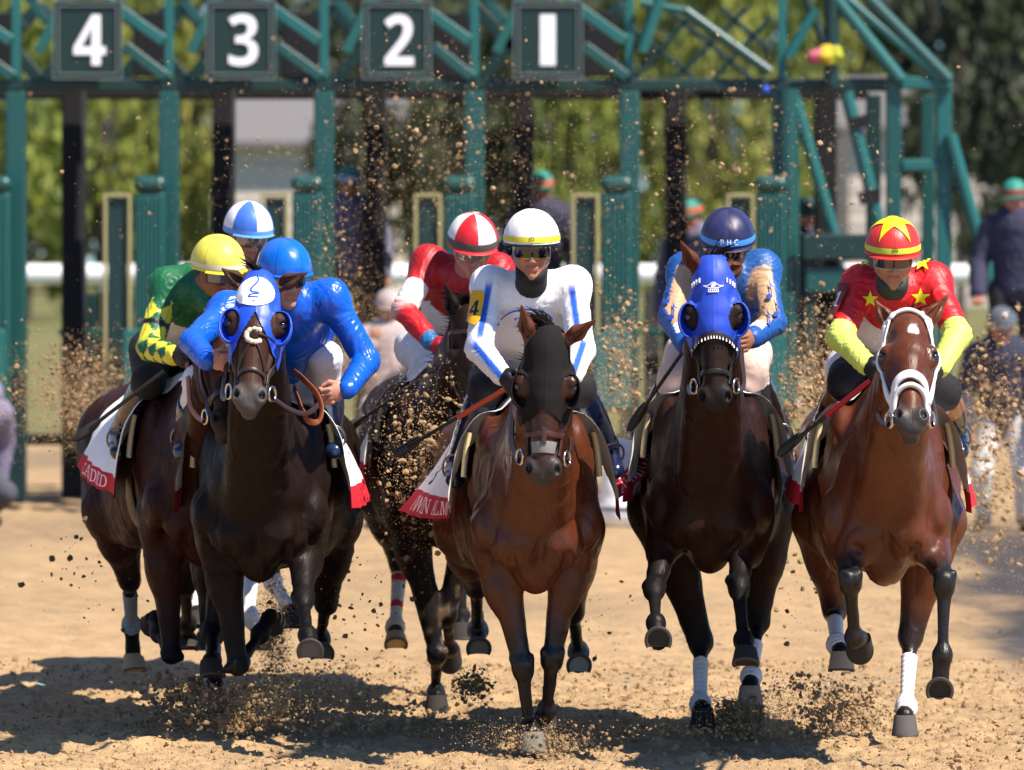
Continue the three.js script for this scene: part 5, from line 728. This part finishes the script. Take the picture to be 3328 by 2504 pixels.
// the end frame at the right with its sloping stays
bar('end_post', gp(2905, 1600), gp(2905, 248), 0.125, teal); bar('end_post', gp(3068, 1500), gp(3068, 248), 0.12, tealPale); bar('end_post', gp(2860, 1500, 0.8), gp(2860, 300, 0.8), 0.12, tealDark); bar('end_post', gp(3040, 1500, 0.8), gp(3040, 300, 0.8), 0.1, teal);
slab('end_rail', 2925, 250, 3092, 292, 0.1, tealPale, -0.08); slab('end_rail', 2930, 518, 3060, 557, 0.09, tealPale, -0.04); slab('end_rail', 2600, 760, 2810, 845, 0.06, tealDark, -0.3); slab('end_panel', 2612, 870, 2800, 950, 0.05, teal, -0.25); slab('end_panel', 2605, 800, 2650, 1240, 0.05, tealDark, -0.2);
for (const [a, b, c, d, r, m] of [[2700, -20, 2925, 262, 0.055, tealPale], [2805, -20, 3080, 262, 0.055, teal], [2730, -20, 3060, 262, 0.04, tealPale], [2574, 297, 2712, 775, 0.05, tealPale], [2748, 300, 2862, 760, 0.055, tealPale], [3084, 440, 3228, 960, 0.055, tealPale], [2560, 290, 2560, 1300, 0.09, teal], [2500, 235, 2225, 36, 0.045, teal], [2080, 10, 2222, 36, 0.03, tealPale], [2150, -20, 2085, 170, 0.05, tealPale], [2610, -20, 2680, 150, 0.035, tealDark], [2650, 30, 2560, 190, 0.045, tealPale], [2700, -20, 2700, 280, 0.06, tealDark]]) pipe('stay', gp(a, b, -0.12), gp(c, d, -0.12), r, m);
for (const [u, v] of [[2816, 400], [2852, 640]]) { const g = new THREE.BoxGeometry(0.16, 0.1, 0.14), p = gp(u - 30, v, -0.12); g.rotateZ(0.25); g.translate(p.x, p.y, p.z); part('clamp', g, gateBlack, gate, gateO); }
{ const s = new THREE.SphereGeometry(0.034, 14, 10), p = gp(2488, 293, -0.1); s.translate(p.x, p.y, p.z); part('blue_cap', s, M([0.01, 0.09, 0.5], 0.4), gate, gateO); }
// a knotted bundle of coloured cloth on the beam
{ const R = rng(4), O = gp(2672, 185, -0.2), k = thing('cloth_bundle', 'small pink and yellow bundle tied above the gate beam', 'bundle', O);
  for (const [dx, c] of [[-30, [0.5, 0.1, 0.16]], [6, [0.6, 0.42, 0.03]], [34, [0.4, 0.42, 0.03]]]) { const q = []; for (let i = 0; i < 7; i++) q.push(blob(gp(2672 + dx + (R() - 0.5) * 26, 182 + (R() - 0.5) * 40, -0.2 + (R() - 0.5) * 0.1), [0.03 + R() * 0.02, 0.035, 0.03], { k: 0.02 })); part('cloth_knot', skin(q, { h: 0.012, colors: false, wrinkle: (X, Y, Z) => 0.008 * noise3(X * 40, Y * 40, Z * 40) }), M(c, 0.8), k, O); } }
// white padded foot of the gate
{ const O = at(2036, 1705, 43).setY(0), k = thing('padded_foot', 'white padded gate foot on the dirt between two horses', 'padding', O), q = [blob(O.clone().add(V3(-0.06, 0.28, 0)), [0.14, 0.3, 0.13], { k: 0.05 }), blob(O.clone().add(V3(0.1, 0.24, 0.02)), [0.12, 0.26, 0.13], { k: 0.05 }), blob(O.clone().add(V3(0, 0.12, 0)), [0.24, 0.14, 0.16], { k: 0.05 })]; part('padding', skin(q, { h: 0.02, colors: false, wrinkle: (X, Y, Z) => 0.01 * noise3(X * 14, Y * 14, Z * 14) }), M([0.8, 0.8, 0.82], 0.85), k, O);
  const st = new THREE.TorusGeometry(0.235, 0.012, 8, 30); st.rotateX(Math.PI / 2); st.scale(1, 1, 0.7); st.translate(O.x + 0.01, 0.15, O.z); part('strap', st, rubber, k, O); }
// ---------- gate crew ----------
function crewman(o) {
  const O = at(o.u, HY, o.d); O.y = o.feet || 0; const g = thing('person', o.label, 'gate worker', O, 'gate crew behind the field'), fy = o.yaw || 0, F = V3(Math.sin(fy), 0, Math.cos(fy)), Rr = V3(F.z, 0, -F.x), b = o.bend || 0;
  const p = (x, y, z) => O.clone().addScaledVector(Rr, x).addScaledVector(F, z).add(V3(0, y, 0)), lean = (x, y, z) => { const t = Math.max(0, y - 0.95), s = Math.sin(b), c = Math.cos(b); return p(x, 0.95 - (o.squat || 0) + (y > 0.95 ? t * c : y - 0.95) - z * s, (y > 0.95 ? t * s : 0) + z * c); };
  const col = o.jacket, pc = o.pants || [0.02, 0.02, 0.03], sq = o.squat || 0, jac = [cone(lean(0, 0.95, 0), lean(0, 1.4, 0), 0.15, 0.18, { col, k: 0.06, sq: F, sf: 1.3 }), cone(lean(-0.15, 1.42, 0), lean(0.15, 1.42, 0), 0.08, 0.08, { col, k: 0.06 })];
  const hands = [], arms = [], leg = [];
  for (const s of [-1, 1]) {
    const sh = lean(s * 0.2, 1.42, 0), el = o.arms === 'up' ? lean(s * 0.32, 1.22, 0.14) : lean(s * 0.29, 1.14, 0.04), wr = o.arms === 'up' ? lean(s * 0.2, 1.4, 0.3) : lean(s * 0.26, 0.9, 0.2), d = wr.clone().sub(el).normalize();
    jac.push(cone(sh, el, 0.07, 0.056, { col, k: 0.04 }), cone(el, wr, 0.056, 0.042, { col, k: 0.02 })); arms.push(cone(sh, el, 0.045, 0.04, { col: SKIN }), cone(el, wr, 0.04, 0.028, { col: SKIN }));
    const ax = perpTo(d, Rr), pn = d.clone().cross(ax).normalize(); hands.push(...handPrims(wr, d, ax, pn, o.skin || [0.44, 0.2, 0.14]));
    const hp = p(s * 0.1, 0.92 - sq, 0), kn = p(s * (0.13 + sq * 0.25), 0.5 - sq * 0.55, 0.08 + sq * 0.55), an = p(s * (0.13 + sq * 0.2), 0.09, -0.02), to = p(s * (0.15 + sq * 0.2), 0.045, 0.16);
    leg.push(cone(hp, kn, 0.1, 0.068, { col: pc, k: 0.05 }), cone(kn, an, 0.07, 0.05, { col: pc, k: 0.03 })); arms.push(cone(an, to, 0.046, 0.04, { col: [0.06, 0.04, 0.03], k: 0.03 }), cone(hp, kn, 0.06, 0.05, { col: SKIN }), cone(kn, an, 0.05, 0.045, { col: SKIN }));
  }
  const nb = lean(0, 1.48, 0), hc = lean(0, 1.64, 0.03 + b * 0.06), hf = F.clone().add(V3(0, -0.12 - b * 0.4, 0)).normalize(), hu = hf.clone().cross(Rr).normalize(); if (hu.y < 0) hu.negate();
  const { q } = headPrims(hc, hf, hu, nb, o.skin || [0.44, 0.2, 0.14], [0.03, 0.02, 0.015]);
  part('body', mergeGeometries([skin([...arms, cone(lean(0, 0.95, 0), nb, 0.1, 0.07, { col: SKIN })], { h: 0.02 }), skin(q, { h: 0.009 }), skin(hands, { h: 0.006 })]), skinMat, g, O);
  part('jacket', skin(jac, { h: 0.014, inflate: 0.02, wrinkle: wrinkleOn(jac, 0.009) }), cottonMat, g, O); part('trousers', skin(leg, { h: 0.014, inflate: 0.012, wrinkle: wrinkleOn(leg, 0.008) }), cottonMat, g, O);
  helmet(g, O, hc, hf, hu, { mats: o.cap, r: [0.108, 0.12, 0.132], band: o.band, bandAt: [1.2, 1.6], rim: o.cap[0], peak: o.cap[0] });
  if (o.vest) part('vest', skin([cone(lean(0, 1.0, 0), lean(0, 1.4, 0), 0.17, 0.19, { k: 0.06, sq: F, sf: 1.3 })], { h: 0.014, inflate: 0.028, colors: false }), M(o.vest, 0.8), g, O);
}
const tealCap = [M([0.01, 0.2, 0.15], 0.6)], NAVYJ = [0.025, 0.026, 0.06], GRAYJ = [0.12, 0.12, 0.2];
const orange = M([0.45, 0.1, 0.05], 0.7);
crewman({ label: 'gate worker in a teal cap standing on the gate between boards three and two', u: 1133, d: 47.2, feet: 0.98, jacket: GRAYJ, cap: tealCap, band: M([0.25, 0.35, 0.5], 0.7), yaw: 0.2, skin: [0.4, 0.17, 0.1] });
crewman({ label: 'gate worker in a teal and orange cap above the white jockey', u: 1760, d: 47.2, feet: 0.94, jacket: NAVYJ, cap: tealCap, band: orange, yaw: -0.1, skin: [0.36, 0.16, 0.11] });
crewman({ label: 'gate worker in a teal cap behind the navy capped jockey', u: 2275, d: 47.0, feet: 0.74, jacket: GRAYJ, cap: tealCap, band: orange, yaw: -0.5, bend: 0.2 });
crewman({ label: 'gate worker at the last stall with a face lit beside the sloping stay', u: 2612, d: 47.4, feet: 0.72, jacket: NAVYJ, cap: [M([0.005, 0.06, 0.05], 0.6)], yaw: 0.3 });
crewman({ label: 'gate worker in a teal cap at the right edge, high on the gate', u: 3302, d: 45.2, feet: 0.85, jacket: NAVYJ, cap: tealCap, band: M([0.2, 0.04, 0.03], 0.7), yaw: -0.3 });
crewman({ label: 'gate worker in a gray helmet, navy jacket and white chaps at the right', u: 3262, d: 42.5, squat: 0.1, bend: 0.2, jacket: [0.022, 0.025, 0.055], pants: [0.6, 0.6, 0.58], cap: [M([0.1, 0.11, 0.12], 0.3, { clearcoat: 0.6 })], yaw: -0.15 });
crewman({ label: 'gate worker in a pale jacket and white trousers right of the blue jockey', u: 1262, d: 43, jacket: [0.4, 0.33, 0.33], pants: [0.7, 0.62, 0.6], cap: [M([0.4, 0.33, 0.32], 0.6)], yaw: 0.2, arms: 'up' });
crewman({ label: 'gate worker in a gray purple jacket crouching at the left edge', u: -130, d: 43, squat: 0.42, bend: 0.75, jacket: [0.17, 0.15, 0.24], pants: [0.06, 0.06, 0.08], cap: [M([0.2, 0.18, 0.26], 0.6)], yaw: 0.5 });

// ---------- beyond the gate: white rail, barns, trees ----------
const railW = M([0.82, 0.82, 0.8], 0.5);
{ const d = 74, O = V3(0, 0, -d), r = thing('running_rail', 'white running rail beyond the starting gate', 'rail', O); const y = at(0, 892, d).y;
  const mk = (n, x0, x1, yy, rr) => { const g = new THREE.CapsuleGeometry(rr, x1 - x0, 4, 12); g.rotateZ(Math.PI / 2); g.translate((x0 + x1) / 2, yy, -d); part(n, g, railW, r, O); };
  mk('top_rail', -22, 22, y, 0.13); for (let x = -21; x < 22; x += 3) { const g = new THREE.CylinderGeometry(0.04, 0.05, y, 10); g.translate(x + 0.7, y / 2, -d - 0.12); part('rail_post', g, railW, r, O); } }
function barn(label, u0, u1, vTop, vEave, d, wallC, roofC) {
  const a = at(u0, vTop, d), b = at(u1, vEave, d), O = V3((a.x + b.x) / 2, 0, -d), k = thing('barn', label, 'building', O), W = b.x - a.x, e = b.y, t = a.y, D = 14, wall = M(wallC, 0.85), roof = M(roofC, 0.8);
  const w = new THREE.BoxGeometry(W, e, D); w.translate(O.x, e / 2, O.z - D / 2); part('wall', w, wall, k, O);
  const s = new THREE.Shape([[-0.6, 0], [D / 2, t - e], [D + 0.6, 0], [D + 0.6, 0.16], [D / 2, t - e + 0.2], [-0.6, 0.16]].map((q) => new THREE.Vector2(...q))), rg = new THREE.ExtrudeGeometry(s, { depth: W + 0.8, bevelEnabled: false }); rg.rotateY(Math.PI / 2); rg.translate(O.x - W / 2 - 0.4, e, O.z + 0.0); const rm = part('roof', rg, roof, k, O);
  for (let i = 0; i < 9; i++) { const bd = new THREE.BoxGeometry(W + 0.02, 0.06, 0.04); bd.translate(O.x, 0.3 + i * (e - 0.4) / 9, O.z + 0.015); part('siding_board', bd, M(wallC.map((q) => q * (0.88 + 0.03 * (i % 4))), 0.85), k, O); }
  for (let i = 0; i < Math.max(1, Math.round(W / 7)); i++) { const x = O.x - W / 2 + 4 + i * 7; const f = new THREE.BoxGeometry(1.3, 1.1, 0.1); f.translate(x, 1.8, O.z + 0.04); const fr = part('window', f, railW, k, O); const pn = new THREE.BoxGeometry(1.1, 0.9, 0.04); pn.translate(x, 1.8, O.z + 0.1); part('pane', pn, M([0.03, 0.035, 0.04], 0.1), fr, O); }
}
barn('long pale barn with a gray roof behind board three', 690, 1290, 290, 478, 172, [0.62, 0.55, 0.47], [0.15, 0.145, 0.15]);
barn('beige barn with a gray roof behind the right end of the gate', 2760, 3420, 250, 430, 178, [0.55, 0.48, 0.42], [0.13, 0.125, 0.125]);
// trees: trunk, limbs, and a crown of leaf clumps with gaps
const leafM = new THREE.MeshPhysicalMaterial({ color: 0xffffff, vertexColors: true, roughness: 0.85, side: THREE.DoubleSide, transmission: 0.3, thickness: 0 }), barkM = M([0.05, 0.04, 0.032], 0.9);
function treeGeo(seed, H, Wd, c0, c1) {
  const R = rng(seed), P = [], C = [], idx = [], limbs = [], trunk = [V3(0, 0, 0), V3(0.1, H * 0.3, 0.1), V3(-0.1, H * 0.6, 0), V3(0.05, H * 0.85, 0.1)];
  limbs.push(new THREE.TubeGeometry(new THREE.CatmullRomCurve3(trunk), 10, H * 0.022, 7));
  const cl = []; for (let i = 0; i < 40; i++) { const a = R() * 6.283, h = Math.pow(R(), 0.8), rr = Wd * Math.sqrt(R()) * (0.35 + 0.65 * Math.sin(Math.PI * Math.min(1, 0.18 + h * 0.8))), c = V3(Math.cos(a) * rr, H * (0.1 + 0.88 * h), Math.sin(a) * rr); cl.push([c, 0.5 + R() * 0.9, R()]); if (i % 4 === 0) { const s = V3(0, c.y * 0.55, 0); limbs.push(new THREE.TubeGeometry(new THREE.CatmullRomCurve3([s, s.clone().lerp(c, 0.5).add(V3(0, 0.3, 0)), c]), 6, H * 0.008, 5)); } }
  for (const [c, r, t] of cl) { const col = cmix(c0, c1, t); for (let i = 0; i < 90; i++) { const q = V3(R() - 0.5, R() - 0.5, R() - 0.5).normalize().multiplyScalar(r * Math.cbrt(R())), s = 0.13 + R() * 0.14, u = V3(R() - 0.5, R() - 0.5, R() - 0.5).normalize().multiplyScalar(s), v = V3(R() - 0.5, R() - 0.5, R() - 0.5).normalize().multiplyScalar(s * 0.8), o = c.clone().add(q), n = P.length / 3, b = 0.75 + R() * 0.5; for (const e of [o.clone().sub(u), o.clone().add(v), o.clone().add(u), o.clone().sub(v)]) { P.push(e.x, e.y, e.z); C.push(col[0] * b, col[1] * b, col[2] * b); } idx.push(n, n + 1, n + 2, n, n + 2, n + 3); } }
  const g = new THREE.BufferGeometry(); g.setAttribute('position', new THREE.Float32BufferAttribute(P, 3)); g.setAttribute('color', new THREE.Float32BufferAttribute(C, 3)); g.setIndex(idx); g.computeVertexNormals();
  return [g, mergeGeometries(limbs)];
}
const YG = [[0.25, 0.29, 0.03], [0.08, 0.13, 0.018]], DG2 = [[0.07, 0.09, 0.025], [0.02, 0.03, 0.012]], OG = [[0.31, 0.3, 0.04], [0.15, 0.19, 0.03]];
const treeKinds = [[21, 9, 3.4, ...YG], [22, 7.5, 3.6, ...YG], [23, 9.5, 3.6, ...DG2], [24, 8, 3.0, ...OG]].map((a) => treeGeo(...a));
const treeSpots = [[-190, 140, 0, 0.95, 'yellow green tree at the far left edge beyond the gate'], [90, 150, 1, 0.62, 'yellow green tree between the first two gate posts at the left'], [330, 145, 0, 0.62, 'broad yellow green tree behind the number four stall'], [560, 155, 3, 0.4, 'narrow olive tree left of the pale barn behind board three'], [1180, 140, 2, 0.42, 'small dark tree behind the gate worker at board two'], [1340, 150, 2, 0.6, 'dark tree behind stall two right of the pale barn'], [1520, 140, 2, 0.5, 'dark tree right of the number two board behind the gate'], [1660, 160, 2, 0.5, 'dark tree left of the number one board behind the gate'], [1850, 140, 1, 0.42, 'yellow green tree behind the number one stall'], [2110, 145, 0, 0.45, 'yellow green tree right of board one'], [2320, 140, 3, 0.5, 'bright yellow green tree in the open bay right of board one'], [2480, 150, 0, 0.4, 'yellow green tree against the last tall gate post'], [3120, 120, 2, 0.45, 'dark tree right of the gate end'], [3360, 110, 2, 0.7, 'dark tree at the right edge beyond the gate'], [900, 220, 2, 1.3, 'distant tree above the roof of the pale barn'], [2990, 220, 2, 1.1, 'distant dark tree above the beige barn'], [2700, 215, 3, 0.7, 'distant pale tree behind the sloping stays'], [600, 225, 2, 1.2, 'distant dark tree seen past the olive tree'], [1800, 220, 2, 1.5, 'distant dark tree filling the gaps behind board one'], [200, 220, 2, 1.5, 'distant dark tree filling the gaps behind board four'], [2350, 225, 2, 1.4, 'distant dark tree behind the open bay'], [3300, 220, 2, 1.5, 'distant dark tree beyond the right edge of the gate'], [1350, 225, 2, 1.4, 'distant dark tree between boards two and one']];
treeSpots.forEach(([u, d, k, sc, label], i) => { const p = at(u, HY, d).setY(0), t = thing('tree', label, 'tree', p, 'trees beyond the gate'), s = sc; const [cg, tg] = treeKinds[k]; const c = shadowed(new THREE.Mesh(cg, leafM)), q = shadowed(new THREE.Mesh(tg, barkM)); c.name = 'crown'; q.name = 'trunk'; c.userData.kind = q.userData.kind = undefined; delete c.userData.kind; delete q.userData.kind; t.add(q, c); t.scale.set(s, d > 200 ? 1.7 : 1.25, s); t.rotation.y = hash3(i, 1, 2) * 6.28; });
// a far wood that closes the view
{ const R = rng(91), P = [], C = [], idx = []; for (let k = 0; k < 760; k++) { const c = V3((R() - 0.5) * 260, 0.5 + R() * 15, -(255 + R() * 18)), t = R(), col = cmix([0.035, 0.05, 0.018], [0.1, 0.1, 0.05], t * t), rr = 2.2 + R() * 1.8; for (let i = 0; i < 70; i++) { const o = c.clone().add(V3(R() - 0.5, R() - 0.5, R() - 0.5).normalize().multiplyScalar(rr * Math.cbrt(R()))), u = V3(R() - 0.5, R() - 0.5, R() - 0.5).normalize().multiplyScalar(0.6), v = V3(R() - 0.5, R() - 0.5, R() - 0.5).normalize().multiplyScalar(0.5), n = P.length / 3, b = 0.7 + R() * 0.6; for (const e of [o.clone().sub(u), o.clone().add(v), o.clone().add(u), o.clone().sub(v)]) { P.push(e.x, e.y, e.z); C.push(col[0] * b, col[1] * b, col[2] * b); } idx.push(n, n + 1, n + 2, n, n + 2, n + 3); } }
  const g = new THREE.BufferGeometry(); g.setAttribute('position', new THREE.Float32BufferAttribute(P, 3)); g.setAttribute('color', new THREE.Float32BufferAttribute(C, 3)); g.setIndex(idx); g.computeVertexNormals(); const m = shadowed(new THREE.Mesh(g, leafM)); m.name = 'distant_wood'; scene.add(tag(m, 'dark distant wood behind the barns and trees', 'wood', null, 'stuff')); }
// ---------- dirt thrown up by the hooves, and loose clods on the track ----------
const dirtM = new THREE.MeshStandardMaterial({ color: 0xffffff, roughness: 1, flatShading: true });
function clodGeo(seed, sub = 0) { const g = new THREE.IcosahedronGeometry(1, sub), p = g.attributes.position; for (let i = 0; i < p.count; i++) { const x = p.getX(i), y = p.getY(i), z = p.getZ(i), w = 0.5 + 0.9 * hash3(Math.round(x * 50) + seed, Math.round(y * 50), Math.round(z * 50)); p.setXYZ(i, x * w * 1.25, y * w * 0.7, z * w); } g.computeVertexNormals(); return g; }
function clods(name, label, list, seed, geo = clodGeo(seed)) {
  const m = shadowed(new THREE.InstancedMesh(geo, dirtM, list.length)), R = rng(seed), q = new THREE.Quaternion(), e = new THREE.Euler(), M4 = new THREE.Matrix4(), col = new THREE.Color();
  list.forEach(([p, s, tone], i) => { e.set(R() * 6.3, R() * 6.3, R() * 6.3); M4.compose(p, q.setFromEuler(e), V3(s * (0.6 + R() * 0.9), s * (0.6 + R() * 0.7), s * (0.6 + R() * 0.8))); m.setMatrixAt(i, M4); const t = tone * (0.75 + R() * 0.5); col.setRGB(0.35 * t, 0.23 * t, 0.118 * t); m.setColorAt(i, col); });
  m.name = name; tag(m, label, 'dirt', null, 'stuff'); scene.add(m); return m;
}
{
  const R = rng(77), gs = () => (R() + R() + R() - 1.5) / 1.5, near = [];
  for (let i = 0; i < 26000; i++) { const z = -(22.4 + Math.pow(R(), 1.2) * 7), x = (R() - 0.5) * 7, s = 0.0035 + 0.011 * Math.pow(R(), 5); near.push([V3(x, groundAt(x, z) + s * 0.3, z), s, 0.95]); }
  clods('loose_clods', 'loose clods of tan dirt scattered over the near track', near, 5);
  const air = [], spray = (n, u, v, su, sv, d0, d1, s0, s1, tone, pw = 4) => { for (let i = 0; i < n; i++) { const d = mix(d0, d1, R()), p = at(u + gs() * su, v + gs() * sv, d); if (p.y < 0.01) p.y = 0.01 + R() * 0.03; air.push([p, mix(s0 * 0.7, s1, Math.pow(R(), pw * 1.5)), tone]); } };
  spray(900, 1660, 500, 1800, 600, 26, 40, 0.004, 0.016, 1);                     // thin all over the upper half
  spray(700, 1350, 450, 420, 450, 26, 36, 0.004, 0.014, 1); spray(500, 2500, 500, 800, 500, 26, 36, 0.004, 0.014, 1);
  spray(1900, 260, 1250, 330, 260, 27, 36, 0.004, 0.016, 0.75);                  // left behind the first horse
  spray(900, 1080, 900, 170, 380, 27, 34, 0.003, 0.012, 0.9);
  spray(1300, 1390, 1500, 200, 420, 24.9, 25.6, 0.003, 0.019, 1.05, 5);          // in front of the rear bay
  spray(2600, 2650, 1330, 170, 480, 25.5, 32, 0.004, 0.019, 0.95);               // between the two right-hand horses
  spray(2400, 3230, 1450, 230, 560, 26, 36, 0.004, 0.02, 0.95);                  // the right edge
  spray(700, 2020, 1150, 130, 330, 26, 33, 0.004, 0.018, 1);
  spray(900, 890, 2060, 70, 260, 26.3, 27, 0.003, 0.012, 0.5);                   // a falling column of dirt
  spray(3800, 760, 2330, 380, 140, 24.6, 26, 0.002, 0.018, 0.7, 4); spray(1600, 1250, 2360, 420, 90, 24.4, 25.6, 0.002, 0.016, 0.85, 4); spray(1500, 1000, 2230, 500, 160, 25.6, 27, 0.002, 0.01, 0.9, 3);
  spray(1800, 2400, 2330, 110, 80, 24.5, 25.3, 0.003, 0.018, 0.5, 3); spray(1800, 2740, 2320, 210, 110, 24.4, 25.6, 0.002, 0.016, 0.75, 4); spray(1100, 1790, 2420, 200, 70, 23.8, 24.5, 0.002, 0.014, 0.7, 4); spray(1500, 2300, 2380, 700, 60, 24.0, 25.2, 0.002, 0.012, 0.9, 4);
  spray(900, 1535, 2230, 90, 80, 25.3, 26.2, 0.002, 0.014, 0.45, 3); spray(170, 300, 1850, 300, 340, 25.2, 27, 0.002, 0.018, 0.4, 5); spray(170, 1200, 1950, 260, 320, 24.6, 25.4, 0.002, 0.016, 0.4, 5); spray(160, 2600, 1900, 260, 320, 25.5, 27, 0.004, 0.018, 0.7, 4); spray(90, 1900, 2050, 200, 300, 25.5, 27, 0.004, 0.014, 0.3, 4);
  spray(500, 620, 2260, 200, 100, 25.4, 26.2, 0.004, 0.018, 0.5, 3); spray(500, 2650, 2230, 260, 90, 25, 26, 0.003, 0.014, 0.8, 3);
  const fine = [], mist = (n, u, v, su, sv, d0, d1) => { for (let i = 0; i < n; i++) { const d = mix(d0, d1, R()), p = at(u + gs() * su, v + gs() * sv, d); if (p.y < 0.005) continue; fine.push([p, 0.0016 + 0.0026 * R() * R(), 1.2]); } };
  mist(9000, 250, 1300, 360, 260, 27, 38); mist(9000, 1120, 1150, 260, 420, 27, 40); mist(5000, 1380, 1500, 240, 420, 24.8, 27); mist(7000, 2000, 1300, 200, 420, 26, 38); mist(8000, 2640, 1350, 220, 460, 25.5, 36); mist(10000, 3200, 1500, 280, 560, 26, 38); mist(9000, 1664, 600, 1700, 560, 26, 42);
  mist(9000, 800, 2300, 480, 170, 24.6, 27); mist(5000, 2450, 2330, 320, 120, 24.4, 26); mist(3000, 1700, 2400, 320, 90, 23.8, 25); mist(4000, 890, 2060, 90, 280, 26.2, 27.2);
  clods('dust', 'fine dirt dust hanging around the field', fine, 12, new THREE.TetrahedronGeometry(1.2)); 
  clods('flying_dirt', 'clods and crumbs of dirt flying behind and between the horses', air, 9);
}
renderer.render(scene, camera);
